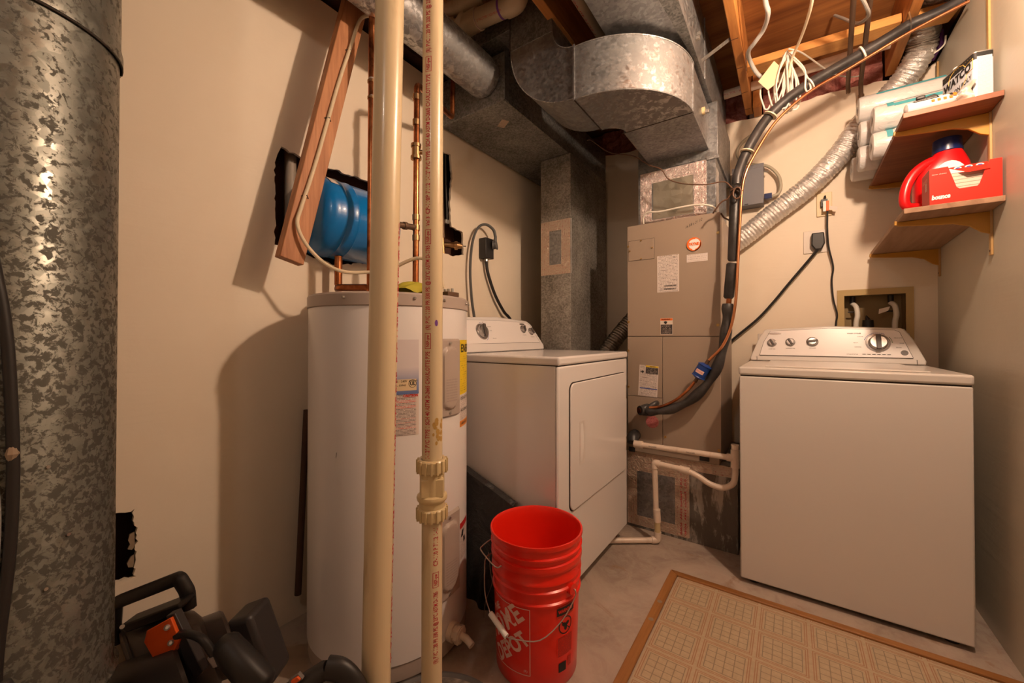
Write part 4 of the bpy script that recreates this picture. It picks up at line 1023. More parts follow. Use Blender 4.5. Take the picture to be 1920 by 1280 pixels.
b = MB().m(M_LABRED); vv = [b.bm.verts.new(F(-0.609+0.034*math.cos(k*PI/16), 0.602+0.034*math.sin(k*PI/16), 0.0011)) for k in range(32)]
b.face(vv, [(0.5+0.5*math.cos(k*PI/16), 0.5+0.5*math.sin(k*PI/16)) for k in range(32)]); b.build('round_red_sticker', t, fix=False, label='round red warning sticker')
for (x0, x1, z0, z1) in ((-0.739, -0.705, 0.428, 0.442), (-0.378, -0.334, 0.442, 0.452)):
    MB().m(M_INK).box((x0, FY+0.008, z0-0.008), (x1, FY+0.012, z1+0.004)).build('vent_slot', t, smooth=False)
MB().m(M_TAN).box((FX0+0.004, FY+0.0125, 0.425), (FX1-0.01, FYB, 0.4615)).build('drain_pan_base', t, bevel=0.001)
# suction and drain stubs with black insulation
b = MB().m(M_FOAM).tube(smooth_path([(-0.700, 2.168, 0.520), (-0.700, 2.130, 0.516), (-0.695, 2.110, 0.490)], 5), 0.030, 16)
b.build('insulated_drain_stub', t)
MB().m(M_FOAM).tube(smooth_path([(-0.585, 2.168, 0.705), (-0.585, 2.135, 0.705), (-0.605, 2.118, 0.690), (-0.62, 2.11, 0.665)], 5), 0.0135, 14).build('capped_port', t)

t = thing('furnace_base_plenum', 'corroded galvanised base box on the floor under the tan air handler', 'plenum', (-0.49, 2.4, 0.0))
PX0, PX1, PY = -0.757, -0.212, 2.200
MB().m(M_GALVBASE).box((PX0, PY, 0.0), (PX1, 2.73, 0.422)).build('plenum_box', t, bevel=0.002)
MB().m(M_GALV).quad((-0.705, PY-0.0008, 0.07), (-0.49, PY-0.0008, 0.07), (-0.49, PY-0.0008, 0.32), (-0.705, PY-0.0008, 0.32)).build('filter_panel', t, fix=False)
tapes('foil_tape', t, PY, -0.755, -0.435, 0.015, 0.370, 0.055, M_TAPE2, 'LTB')
tapes('foil_tape', t, PY-0.0012, -0.500, -0.430, 0.020, 0.345, 0.070, M_TAPE2, 'R')
tapes('foil_tape', t, PY-0.0016, -0.755, -0.232, 0.368, 0.420, 0.052, M_TAPE2, 'T')
b = MB().m(M_REDINK)
for k, x in enumerate((-0.470, -0.449)):
    b.text('(UL)  Nashua 324A  60/60', 0.013, lambda a, c, x=x: Vector((x-c, PY-0.0036, 0.32-a)), width=0.29, bold=0.0002)
b.build('tape_print', t, fix=False)

t = thing('furnace_top_plenum', 'galvanised supply plenum box on top of the tan air handler', 'plenum', (-0.49, 2.4, 1.674))
QX0, QX1, QY = -0.693, -0.303, 2.212
MB().m(M_GALV).box((QX0, QY, 1.674), (QX1, 2.615, 1.966)).build('lower_box', t, bevel=0.001)
MB().m(M_GALV).box((QX0+0.001, QY-0.002, 1.9665), (QX1+0.009, 2.725, 2.246)).build('upper_box', t, bevel=0.001)
MB().m(M_GALVB).box((-0.345, QY-0.006, 1.956), (QX1+0.016, QY-0.0022, 1.972)).build('corner_cleat', t, bevel=0.001)
MB().m(galv('patch_sheet', (0.28, 0.25, 0.19), (0.46, 0.42, 0.34), 30, 0.45, 0.7)).quad((-0.612, QY-0.0008, 1.70), (-0.41, QY-0.0008, 1.70), (-0.41, QY-0.0008, 1.93), (-0.612, QY-0.0008, 1.93)).build('patch_panel', t, fix=False)
tapes('foil_tape', t, QY, QX0+0.012, -0.345, 1.676, 1.962, 0.062, M_TAPE, 'LRT')
tapes('foil_tape', t, QY, QX0+0.012, -0.345, 1.676, 1.700, 0.022, M_TAPE, 'B')
b = MB().m(M_FOIL)
b.grid(lambda u, v: Vector((QX1+0.0012+0.0008*math.sin(v*40), QY+0.004+0.09*u, 1.676+0.24*v)), 6, 20)
b.build('side_foil_tape', t)
for (y, z) in ((2.04, 2.20),):
    pass
bt = MB().m(M_STEEL)
t2_ = thing('damper_bolt', 'small damper bolt and washer on the right side of the curved duct collar', 'bolt', (-0.3335, 2.02, 2.12))
MB().m(M_IVORY).tube([(-0.3338, 2.03, 2.12), (-0.322, 2.03, 2.12)], 0.017, 20).build('washer_disc', t2_)
MB().m(M_STEEL).box((-0.3215, 2.022, 2.105), (-0.305, 2.034, 2.12)).build('wing_nut', t2_, bevel=0.001)

# refrigerant line set
t = thing('refrigerant_line_set', 'black foam insulated line set sweeping from the ceiling down to the air handler', 'pipe', (-0.24, 2.1, 1.2))
path_up = [(0.560, 2.285, 2.385), (0.50, 2.282, 2.364), (0.41, 2.28, 2.350), (0.356, 2.275, 2.326), (0.268, 2.27, 2.291), (0.158, 2.25, 2.243), (0.081, 2.23, 2.206), (-0.002, 2.2, 2.15), (-0.08, 2.18, 2.078), (-0.138, 2.15, 1.977), (-0.177, 2.13, 1.885), (-0.198, 2.11, 1.808), (-0.202, 2.105, 1.765)]
MB().m(M_FOAM).tube(smooth_path(path_up, 8), 0.0215, 18).build('upper_insulation', t)
MB().m(M_FOAM).tube([(-0.203, 2.105, 1.752), (-0.206, 2.10, 1.745), (-0.218, 2.10, 1.42), (-0.219, 2.10, 1.410)], [0.018, 0.023, 0.0225, 0.017], 18).build('middle_insulation', t)
MB().m(M_FOAM).tube([(-0.221, 2.10, 1.402), (-0.222, 2.10, 1.396), (-0.236, 2.10, 1.245), (-0.237, 2.10, 1.236)], [0.018, 0.0235, 0.0225, 0.016], 18).build('middle_insulation', t)
MB().m(M_COPPER).tube([(-0.230, 2.10, 1.28), (-0.240, 2.10, 1.17)], 0.0115, 14).build('suction_pipe', t)
low = [(-0.240, 2.10, 1.212), (-0.243, 2.10, 1.15), (-0.252, 2.10, 1.05), (-0.280, 2.10, 0.93), (-0.330, 2.10, 0.83), (-0.405, 2.10, 0.745), (-0.49, 2.10, 0.695), (-0.575, 2.10, 0.672), (-0.615, 2.105, 0.668), (-0.632, 2.13, 0.668), (-0.632, 2.168, 0.668)]
sp_ = smooth_path(low, 8)
MB().m(M_FOAM).tube(sp_, 0.024, 18, rf=lambda i, u: 0.0225+0.0035*math.sin(i*0.55)+(0.006 if u > 0.82 else 0)).build('lower_insulation', t)
MB().m(M_BLACKS).tube([(-0.643, 2.108, 0.668), (-0.652, 2.095, 0.668)], 0.025, 18).m(M_COPPER).tube([(-0.6525, 2.093, 0.668), (-0.656, 2.088, 0.668)], 0.014, 14).build('service_cap', t)
liq = [(0.57, 2.250, 2.350), (0.459, 2.25, 2.320), (0.38, 2.245, 2.292), (0.281, 2.24, 2.250), (0.174, 2.22, 2.199), (0.099, 2.195, 2.160), (0.021, 2.165, 2.101), (-0.058, 2.135, 2.016), (-0.129, 2.100, 1.886), (-0.163, 2.08, 1.802), (-0.178, 2.078, 1.72), (-0.188, 2.078, 1.55), (-0.196, 2.076, 1.38), (-0.205, 2.073, 1.22), (-0.225, 2.072, 1.10), (-0.262, 2.075, 1.01), (-0.310, 2.080, 0.955), (-0.330, 2.080, 0.930)]
MB().m(M_COPPERB).tube(smooth_path(liq, 8), 0.0062, 12).build('liquid_line', t)
MB().m(M_COPPER).tube(smooth_path([(-0.370, 2.080, 0.855), (-0.41, 2.082, 0.80), (-0.47, 2.083, 0.742), (-0.54, 2.085, 0.703), (-0.60, 2.088, 0.690)], 8), 0.0068, 12).build('liquid_line_end', t)
fd = Vector((-0.040, 0, -0.072)).normalized(); fc = Vector((-0.350, 2.080, 0.892))
b = MB().m(M_BLUEF).tube([fc-fd*0.040, fc-fd*0.034, fc-fd*0.031, fc-fd*0.027, fc+fd*0.027, fc+fd*0.031, fc+fd*0.034, fc+fd*0.040], [0.015, 0.027, 0.0335, 0.030, 0.030, 0.0335, 0.027, 0.015], 28)
fo = b.build('filter_drier', t, label='blue filter drier')
MB().m(M_IRON).tube([fc-fd*0.062, fc-fd*0.038], 0.0085, 12).tube([fc+fd*0.038, fc+fd*0.062], 0.0085, 12).build('stub_joint', fo)
ux = Vector((-fd.z, 0, fd.x)); dn = Vector((0, -1, 0))
def FD(x, y): a = x/0.0305; return fc+(ux*-math.sin(a)*-1+dn*math.cos(a))*0.0309+fd*(-y)
MB().m(M_WINK).grid(lambda u, v: FD(-0.024+0.040*u, -0.012+0.018*v), 10, 1).build('drier_label', fo, fix=False)
MB().m(M_REDINK).text('CATCH-ALL', 0.010, lambda x, y: FD(-0.021+x, -0.003+y)-Vector((0, 0.0006, 0)), width=0.034).build('drier_print', fo, fix=False)
def ring_at(p, d, r, w, mat, name, parent):
    p, d = Vector(p), Vector(d).normalized(); return MB().m(mat).tube([p-d*w, p+d*w], r, 16).build(name, parent)
ring_at((0.262, 2.262, 2.285), (-1, 0.1, -0.42), 0.031, 0.003, M_WHITEW, 'cable_tie', t)
ring_at((0.078, 2.222, 2.200), (-1, 0, -0.6), 0.032, 0.0025, M_WHITEW, 'cable_tie', t)
ring_at((-0.070, 2.172, 2.080), (-0.7, -0.1, -1), 0.031, 0.0025, M_CREAMW, 'cable_tie', t)
ring_at((-0.160, 2.13, 1.92), (-0.35, -0.1, -1), 0.030, 0.0025, M_CREAMW, 'cable_tie', t)
# clip on joist
t = thing('line_set_clip', 'galvanised pipe clip holding the line set under the right joist', 'clip', (0.41, 2.27, 2.38))
MB().m(M_STEEL).tube(smooth_path([(0.404, 2.245, 2.3835), (0.410, 2.250, 2.345), (0.412, 2.280, 2.322), (0.410, 2.312, 2.345), (0.404, 2.322, 2.3835)], 4), 0.009, 8, squash=0.2).box((0.400, 2.318, 2.3815), (0.430, 2.345, 2.3843)).build('clip', t)

# thermostat wire
t = thing('thermostat_wire', 'thin brown twisted wire strung from the ducts to the line set', 'wire', (-0.2, 2.09, 1.75))
w_ = [(-0.95, 2.10, 2.19), (-0.921, 2.10, 2.178), (-0.84, 2.10, 2.100), (-0.78, 2.10, 2.065), (-0.68, 2.09, 2.022), (-0.60, 2.09, 1.955), (-0.535, 2.08, 1.912), (-0.50, 2.08, 1.855), (-0.43, 2.08, 1.815), (-0.33, 2.07, 1.785), (-0.25, 2.07, 1.780), (-0.215, 2.065, 1.742)]
MB().m(M_BROWNW).tube(smooth_path(w_, 8), 0.0028, 8).build('wire', t)
lp = [(-0.195+0.016*math.cos(a), 2.062, 1.712+0.026*math.sin(a)) for a in [k*2*PI/20 for k in range(42)]]
MB().m(M_BROWNW).tube([(p[0], p[1]-0.0002*i, p[2]) for i, p in enumerate(lp)], 0.0034, 8).build('coiled_loop', t)
MB().m(M_BROWNW).tube(smooth_path([(-0.210, 2.065, 1.728), (-0.235, 2.075, 1.700), (-0.262, 2.08, 1.690), (-0.290, 2.09, 1.660), (-0.300, 2.10, 1.650)], 6), 0.0038, 8).build('wire_tail', t)
MB().m(M_BROWNW).tube(smooth_path([(-0.222, 2.075, 1.735), (-0.205, 2.07, 1.738), (-0.175, 2.07, 1.722)], 4), 0.004, 8).build('wire_wrap', t)
t = thing('control_cable', 'cream control cable lying along the top edge of the air handler', 'cable', (-0.5, 2.15, 1.68))
MB().m(M_WHITEW).tube(smooth_path([(-0.655, 2.180, 1.676), (-0.650, 2.16, 1.705), (-0.625, 2.15, 1.726), (-0.56, 2.15, 1.718), (-0.45, 2.15, 1.722), (-0.37, 2.155, 1.720), (-0.315, 2.165, 1.705), (-0.30, 2.18, 1.690)], 8), 0.0048, 10).build('cable', t)
MB().m(M_BROWNW).tube(smooth_path([(-0.277, 2.19, 1.668), (-0.262, 2.17, 1.640), (-0.243, 2.15, 1.622), (-0.232, 2.125, 1.610)], 6), 0.004, 8).build('side_lead', t)

# condensate drain of white pvc
t = thing('condensate_drain', 'white plastic condensate drain with trap in front of the base plenum', 'pipe', (-0.45, 2.08, 0.02))
def ptube(name, pts, r=0.0135, rad=0.03, mat=M_PVCW): return MB().m(mat).tube(bend_path(pts, rad), r, 18).build(name, t)
ptube('upper_run', [(-0.672, 2.08, 0.493), (-0.226, 2.08, 0.498)])
ptube('end_cap', [(-0.677, 2.08, 0.493), (-0.632, 2.08, 0.4935)], 0.0185)
ptube('tee_fitting', [(-0.211, 2.08, 0.455), (-0.211, 2.08, 0.538)], 0.0185)
ptube('tee_side', [(-0.245, 2.08, 0.498), (-0.211, 2.08, 0.498)], 0.0175)
ptube('vent_cap', [(-0.211, 2.08, 0.538), (-0.211, 2.08, 0.556)], 0.015)
ptube('cap_rim', [(-0.211, 2.08, 0.556), (-0.211, 2.08, 0.561)], 0.0165)
MB().m(M_PVCW).tube(smooth_path([(-0.211, 2.08, 0.46), (-0.211, 2.08, 0.42), (-0.222, 2.08, 0.378), (-0.262, 2.08, 0.352), (-0.315, 2.08, 0.358), (-0.365, 2.08, 0.383), (-0.405, 2.08, 0.398), (-0.430, 2.08, 0.402)], 8), 0.0135, 18).build('trap_bend', t)
ptube('coupling', [(-0.452, 2.08, 0.404), (-0.405, 2.08, 0.400)], 0.0175)
ptube('lower_run', [(-0.45, 2.08, 0.404), (-0.572, 2.08, 0.412), (-0.566, 2.08, 0.15)], 0.0135, 0.02)
ptube('elbow_fitting', [(-0.545, 2.08, 0.410), (-0.573, 2.08, 0.412), (-0.571, 2.08, 0.385)], 0.0175, 0.016)
ptube('drop_coupling', [(-0.563, 2.08, 0.178), (-0.560, 2.08, 0.115)], 0.0178)
ptube('drop_stub', [(-0.560, 2.08, 0.115), (-0.560, 2.085, 0.03)], 0.0145, mat=M_PVCT)
ptube('foot_elbow', [(-0.560, 2.085, 0.062), (-0.560, 2.085, 0.0195), (-0.585, 2.068, 0.0195)], 0.0178, 0.014)
ptube('floor_run', [(-0.575, 2.075, 0.0185), (-0.95, 1.80, 0.0185)], 0.0138)
b = MB().m(M_INK)
for x in (-0.60, -0.42): b.text('MHOOSIER', 0.010, lambda a, c, x=x: Vector((x+a, 2.0665, 0.4945+c)), width=0.040)
b.build('pipe_print', t, fix=False)

# ================================================================== DRYER
t = thing('clothes_dryer', 'white front loading dryer raised on blocks against the left wall', 'dryer', (-1.02, 1.60, 0.0))
DA, DB = 1.287, 2.032          # near and far sides
DX, DBK, DT, DBOT = -0.699, -1.395, 0.982, 0.079
MB().m(M_WHITE).box((DBK, DA+0.002, DBOT), (DX-0.014, DB-0.002, DT-0.035)).build('cabinet', t, bevel=0.004)
MB().m(M_WHITE).box((DX-0.0135, DA+0.001, DBOT+0.004), (DX, DB-0.001, DT-0.037)).build('front_panel', t, bevel=0.012, seg=4)
MB().m(M_WHITE).box((DBK, DA-0.001, DT-0.033), (DX+0.004, DB+0.001, DT)).build('top', t, bevel=0.009, seg=4)
MB().m(M_TAND).box((DBK+0.01, DA+0.004, DT-0.036), (DX-0.004, DB-0.004, DT-0.032)).build('lid_gap', t, smooth=False)
def rrect_pts(y0, y1, z0, z1, r, n=8):
    out = []
    for (cy, cz, a0) in ((y1-r, z1-r, 0), (y0+r, z1-r, 90), (y0+r, z0+r, 180), (y1-r, z0+r, 270)):
        for k in range(n+1): a = R(a0+90*k/n); out.append((cy+r*math.cos(a), cz+r*math.sin(a)))
    return out
dy0, dy1, dz0, dz1 = 1.375, 1.998, 0.380, 0.875
MB().m(M_TAND).prism([(DX+0.0003, y, z) for y, z in rrect_pts(dy0-0.004, dy1+0.004, dz0-0.004, dz1+0.004, 0.034)], (0.0006, 0, 0)).build('door_gap', t, smooth=False)
dr = MB().m(M_WHITE).prism([(DX+0.0004, y, z) for y, z in rrect_pts(dy0, dy1, dz0, dz1, 0.032)], (0.0075, 0, 0)).build('door', t, bevel=0.004, seg=3)
hd = MB().m(plain('handle_recess', (0.60, 0.56, 0.54), 0.4)).prism([(DX+0.0080, y, z) for y, z in rrect_pts(1.448, 1.498, 0.545, 0.717, 0.007)], (0.0004, 0, 0)).build('handle_recess', dr, smooth=False)
MB().m(M_WHITE).grid(lambda u, v: Vector((DX+0.0086+0.006*math.sin(PI*v)*u, 1.456+0.022*u, 0.556+0.150*v)), 6, 10).build('pull_handle', dr)
for z in (0.774, 0.508):
    MB().m(M_CHROME).box((DX, 2.0025, z-0.035), (DX+0.006, 2.008, z+0.035)).build('hinge', t, bevel=0.001)
for y, x in ((DA+0.06, -0.77), (DB-0.047, -0.80), (DA+0.06, -1.30), (DB-0.05, -1.30)):
    MB().m(M_REDWOOD).box((x-0.05, y-0.015, 0.0), (x+0.05, y+0.040, DBOT)).build('support_block', t, bevel=0.003, label='red brown support block')
# console
def console(axis_pts_fn, parent, name, W, chamf):
    pass
cy0, cy1 = 1.300, 2.026
bot = [(cy0, 0.984), (cy0+0.0, 1.009), (cy0+0.055, 1.131), (cy0+0.09, 1.150), (1.66, 1.162), (cy1-0.09, 1.150), (cy1-0.055, 1.131), (cy1, 1.009), (cy1, 0.984)]
fx = lambda z: -1.196-0.42*(z-0.99) if z > 1.015 else -1.196
b = MB().m(M_WHITE)
fr = [Vector((fx(z), y, z)) for y, z in bot]; bkk = [Vector((-1.36, y, z)) for y, z in bot]
b.poly(fr); b.poly(list(reversed(bkk)))
for i in range(len(fr)): j = (i+1) % len(fr); b.poly([fr[i], bkk[i], bkk[j], fr[j]])
bmesh.ops.remove_doubles(b.bm, verts=b.bm.verts[:], dist=0.0001)
con = b.build('console', t, bevel=0.006, seg=3)
nrm = Vector((1, 0, 0.42)).normalized(); upv = Vector((-0.42, 0, 1)).normalized()
def CP(y, s_, e=0.001): return Vector((fx(1.0151)+0.0, 0, 1.0151))+upv*s_+Vector((0, y, 0))+nrm*e
inner = [(cy0+0.040, 0.010), (cy0+0.075, 0.118), (1.40, 0.132), (1.66, 0.138), (1.92, 0.132), (cy1-0.075, 0.118), (cy1-0.030, 0.010)]
cp_ = MB().m(M_PANEL); cp_.prism([CP(y, s_, 0.0006) for y, s_ in inner], nrm*0.0016); pan = cp_.build('control_panel', con, bevel=0.001)
b = MB().m(M_TAND)
for i in range(len(inner)):
    a_, c_ = inner[i], inner[(i+1) % len(inner)]; b.tube([CP(*a_, 0.001), CP(*c_, 0.001)], 0.0011, 5)
b.build('panel_outline', con)
def knob(y, s_, r, parent, CPf, ax, name='knob', chrome=True, h=0.016, grip=30):
    c = CPf(y, s_, 0.0026)
    u_ = CPf(y, s_+1, 0.0026)-c; v_ = CPf(y+1, s_, 0.0026)-c; n_ = ax
    b = MB().m(M_KNOB)
    def ringp(rr, e, n=32): return [c+(u_*math.sin(2*PI*k/n)+v_*math.cos(2*PI*k/n))*rr+n_*e for k in range(n)]
    rs = [ringp(r*1.25, 0), ringp(r*1.2, 0.004), ringp(r, 0.005), ringp(r*0.94, h*0.8), ringp(r*0.8, h), ringp(r*0.02, h)]
    vs = [[b.bm.verts.new(p) for p in q] for q in rs]
    for A_, B_2 in zip(vs[:-1], vs[1:]):
        for k in range(32): b.face([A_[k], A_[(k+1) % 32], B_2[(k+1) % 32], B_2[k]])
    o = b.build(name, parent)
    g = R(grip); d1 = u_*math.cos(g)+v_*math.sin(g); d2 = -u_*math.sin(g)+v_*math.cos(g); w2 = r*0.24
    MB().m(M_DGREY).prism([c+d1*r*0.98+d2*w2+n_*h*0.6, c-d1*r*0.98+d2*w2+n_*h*0.6, c-d1*r*0.98-d2*w2+n_*h*0.6, c+d1*r*0.98-d2*w2+n_*h*0.6], n_*(h*0.75)).build('grip_ridge', o, bevel=0.0015)
    MB().m(M_DGREY).tube(ringp(r*1.12, 0.0035)+ringp(r*1.12, 0.0035)[:1], 0.0012, 6).build('knob_ring', o)
    return o
knob(1.862, 0.090, 0.0185, con, CP, nrm, grip=20); knob(1.938, 0.078, 0.0185, con, CP, nrm, grip=-20)
knob(1.492, 0.072, 0.034, con, CP, nrm, 'timer_dial', h=0.02, grip=10)
def arc_marks(c, r, a0, a1, n, mat, CPf, parent, wd=0.0022, name='dial_marks'):
    b = MB().m(mat)
    for k in range(n):
        a = R(a0+(a1-a0)*k/n); a2 = a+R((a1-a0)/n)*0.8
        P = lambda an, rr: CPf(c[0]+rr*math.cos(an), c[1]+rr*math.sin(an), 0.0026)
        b.quad(P(a, r), P(a2, r), P(a2, r+wd), P(a, r+wd))
    return b.build(name, parent, fix=False)
arc_marks((1.492, 0.072), 0.047, -70, 90, 14, M_BLUEINK, CP, con)
lg = MB().m(M_INK)
def badge(y, s_, a, b2, CPf, parent): return MB().m(M_KNOB).poly([CPf(y+a*math.cos(k*PI/12), s_+b2*math.sin(k*PI/12), 0.0028) for k in range(24)]).build('maker_badge', parent, fix=False)
badge(1.872, 0.122, 0.026, 0.0065, CP, con)
def legend(txt, y, s_, size, CPf, parent, mat=M_INK, align='CENTER', **k):
    return MB().m(mat).text(txt, size, lambda a, c: CPf(y+a, s_+c, 0.0028), align, **k).build('legend', parent, fix=False)
legend('CYCLE SIGNAL', 1.862, 0.056, 0.006, CP, con); legend('TEMPERATURE', 1.938, 0.044, 0.006, CP, con)
legend('TIMED DRY', 1.575, 0.036, 0.006, CP, con); legend('AUTO DRY', 1.56, 0.10, 0.006, CP, con); legend('COOL', 1.565, 0.078, 0.006, CP, con); legend('OFF', 1.52, 0.122, 0.006, CP, con)

# ================================================================== WASHER
t = thing('washing_machine', 'white top loading washer in the right corner behind the vinyl sheet', 'washer', (0.16, 2.28, 0.0))
WX0, WX1, WY0, WY1, WT = -0.184, 0.502, 1.966, 2.625, 0.928
MB().m(M_WHITE2).box((WX0+0.002, WY0+0.003, 0.020), (WX1-0.002, WY1, 0.888)).build('cabinet', t, bevel=0.006, seg=3)
MB().m(M_WHITE2).box((WX0-0.001, WY0, 0.8925), (WX1+0.001, WY1, WT)).build('top', t, bevel=0.009, seg=4)
MB().m(M_TAND).box((WX0+0.006, WY0+0.006, 0.887), (WX1-0.006, WY1-0.01, 0.894)).build('top_gap', t, smooth=False)
ld = MB().m(M_WHITE2).box((WX0+0.095, WY0+0.035, WT), (WX1-0.095, WY1-0.12, WT+0.006)).build('lid', t, bevel=0.003)
for x, y in ((WX0+0.05, WY0+0.05), (WX1-0.05, WY0+0.05), (WX0+0.05, WY1-0.05), (WX1-0.05, WY1-0.05)):
    MB().m(M_BLACK).cyl((x, y, 0), (x, y, 0.021), 0.02).build('foot', t)
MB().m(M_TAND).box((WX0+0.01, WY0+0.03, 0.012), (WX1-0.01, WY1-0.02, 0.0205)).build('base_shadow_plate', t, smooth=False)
wcx = (WX0+WX1)/2; hw = 0.337
prof = [(-hw, 0.930), (-hw, 0.948), (-hw+0.035, 1.045), (-hw+0.062, 1.093), (-hw+0.075, 1.098), (0, 1.112), (hw-0.075, 1.098), (hw-0.062, 1.093), (hw-0.035, 1.045), (hw, 0.948), (hw, 0.930)]
fy = lambda z: 2.505+0.34*(z-0.948) if z > 0.9481 else 2.505
b = MB().m(M_WHITE2)
fr = [Vector((wcx+x, fy(z), z)) for x, z in prof]; bkk = [Vector((wcx+x, 2.66, z)) for x, z in prof]
b.poly(fr); b.poly(list(reversed(bkk)))
for i in range(len(fr)): j = (i+1) % len(fr); b.poly([fr[i], bkk[i], bkk[j], fr[j]])
bmesh.ops.remove_doubles(b.bm, verts=b.bm.verts[:], dist=0.0001)
con = b.build('console', t, bevel=0.006, seg=3)
MB().m(M_WHITE2).box((wcx-hw+0.025, 2.662, 0.93), (wcx+hw-0.025, 2.675, 1.075)).build('console_back', t, bevel=0.004)
nw = Vector((0, -1, 0.34)).normalized(); uw = Vector((0, 0.34, 1)).normalized()
def WP(x, s_, e=0.001): return Vector((wcx+x, 2.5052, 0.9482))+uw*s_+nw*e
inner = [(-hw+0.042, 0.012), (-hw+0.060, 0.085), (-hw+0.090, 0.146), (0, 0.160), (hw-0.098, 0.148), (hw-0.080, 0.138), (hw-0.042, 0.012)]
pan = MB().m(M_PANEL).prism([WP(x, s_, 0.0006) for x, s_ in inner], nw*0.0016).build('control_panel', con, bevel=0.001)
b = MB().m(M_TAND)
for i in range(len(inner)): b.tube([WP(*inner[i], 0.001), WP(*inner[(i+1) % len(inner)], 0.001)], 0.0012, 5)
b.build('panel_outline', con)
b = MB().m(M_TAND)
for x in (-hw+0.030, hw-0.030): b.tube([WP(x, -0.017, 0.0), WP(x, 0.004, 0.0)], 0.001, 5)
b.build('end_cap_seam', con)
knob(-0.240, 0.080, 0.0175, con, WP, nw, grip=-28); knob(-0.160, 0.084, 0.0175, con, WP, nw, grip=-28); knob(-0.068, 0.087, 0.0205, con, WP, nw, grip=80)
kd = knob(0.180, 0.083, 0.036, con, WP, nw, 'cycle_dial', h=0.022, grip=0)
badge(-0.228, 0.132, 0.030, 0.0065, WP, con)
arc_marks((0.180, 0.083), 0.049, 60, 165, 12, M_BLUEINK, WP, con); arc_marks((0.180, 0.083), 0.049, 0, 38, 5, M_GREENINK, WP, con)
for (tx, x, s_) in (('LOAD SIZE', -0.240, 0.046), ('TEMPERATURE', -0.160, 0.050), ('OPTIONS', -0.068, 0.053), ('HEAVY', 0.100, 0.083), ('NORMAL', 0.108, 0.062), ('CASUAL', 0.118, 0.115), ('RINSE', 0.262, 0.082), ('DRAIN', 0.250, 0.061), ('DELICATE', 0.250, 0.108), ('CYCLE STATUS', 0.085, 0.025)):
    legend(tx, x, s_, 0.0062, WP, con)
legend('WASH CYCLES', 0.095, 0.131, 0.0078, WP, con, bold=0.0002)
for k in range(6):
    MB().m(M_INK).box((-0.006, -0.0011, 0), (0.006, 0.0011, 0.001), Matrix.Translation(WP(0.128+0.0175*k, 0.026, 0.0028)) @ Matrix.Rotation(R(90-18.8), 4, 'X')).build('status_light', con, smooth=False)
MB().m(M_DGREY).poly([WP(0.268+0.013*math.cos(k*PI/12), 0.036+0.0125*math.sin(k*PI/12), 0.003) for k in range(24)]).build('start_button', con, fix=False)

# ================================================================== CORDS, OUTLETS, ENCLOSURES
t = thing('dryer_receptacle', 'black surface receptacle box with grey plug on the left wall above the dryer', 'outlet', (-1.50, 1.86, 1.53))
MB().m(M_BLACK).box((XL+0.001, 1.815, 1.528), (-1.470, 1.893, 1.648)).build('box', t, bevel=0.003)
MB().m(M_GREYCORD).tube([(-1.470, 1.878, 1.612), (-1.452, 1.890, 1.612)], [0.026, 0.024], 20).tube([(-1.452, 1.890, 1.612), (-1.446, 1.893, 1.613)], [0.029, 0.027], 20).tube([(-1.455, 1.883, 1.62), (-1.450, 1.884, 1.665)], [0.012, 0.008], 12).build('plug', t)
MB().m(M_STEEL).tube([(-1.497, 1.852, 1.528), (-1.497, 1.852, 1.512)], 0.012, 10).build('cable_clamp', t)
t = thing('grey_dryer_cord', 'grey power cord arching from the black receptacle down behind the dryer', 'cord', (-1.45, 1.75, 1.2))
MB().m(M_GREYCORD).tube(smooth_path([(-1.450, 1.884, 1.655), (-1.455, 1.868, 1.700), (-1.470, 1.815, 1.722), (-1.480, 1.755, 1.690), (-1.487, 1.715, 1.60), (-1.487, 1.695, 1.45), (-1.487, 1.705, 1.30), (-1.480, 1.72, 1.18), (-1.45, 1.73, 1.00), (-1.43, 1.74, 0.80)], 8), 0.0075, 12, squash=1.3).build('cord', t)
t = thing('black_feed_cable', 'black cable running from below the receptacle down behind the dryer', 'cord', (-1.48, 1.9, 1.2))
MB().m(M_BLACK).tube(smooth_path([(-1.497, 1.852, 1.512), (-1.497, 1.870, 1.44), (-1.495, 1.935, 1.32), (-1.490, 2.02, 1.22), (-1.485, 2.10, 1.15), (-1.47, 2.13, 0.95)], 8), 0.0095, 12).build('cord', t)

t = thing('ivory_outlet', 'ivory outlet plate with a small orange and white plug, above the white outlet', 'outlet', (0.155, 2.748, 1.78))
MB().m(M_IVORY).box((0.122, 2.743, 1.717), (0.189, 2.7495, 1.845)).build('face_plate', t, bevel=0.002)
MB().m(M_BLACK).box((0.140, 2.722, 1.765), (0.168, 2.743, 1.805)).tube([(0.155, 2.73, 1.80), (0.158, 2.728, 1.822), (0.160, 2.735, 1.812)], 0.005, 8).build('plug_head', t, bevel=0.003)
MB().m(M_WINK2).box((0.148, 2.708, 1.735), (0.161, 2.722, 1.790)).build('white_plug_label', t, bevel=0.001)
MB().m(M_ORINK).box((0.161, 2.7075, 1.735), (0.173, 2.722, 1.790)).build('orange_plug_label', t, bevel=0.001)
MB().m(M_WPLATE).quad((0.172, 2.705, 1.742), (0.205, 2.700, 1.728), (0.210, 2.702, 1.748), (0.176, 2.707, 1.760)).build('paper_tag', t, fix=False)
t = thing('washer_power_cord', 'thin black cord hanging from the ivory outlet down behind the washer', 'cord', (0.17, 2.72, 1.4))
MB().m(M_BLACK).tube(smooth_path([(0.167, 2.715, 1.735), (0.166, 2.72, 1.640), (0.172, 2.725, 1.54), (0.190, 2.73, 1.435), (0.184, 2.735, 1.36), (0.190, 2.735, 1.26), (0.205, 2.735, 1.18), (0.200, 2.735, 1.12), (0.19, 2.72, 0.95)], 8), 0.0042, 10).build('cord', t)
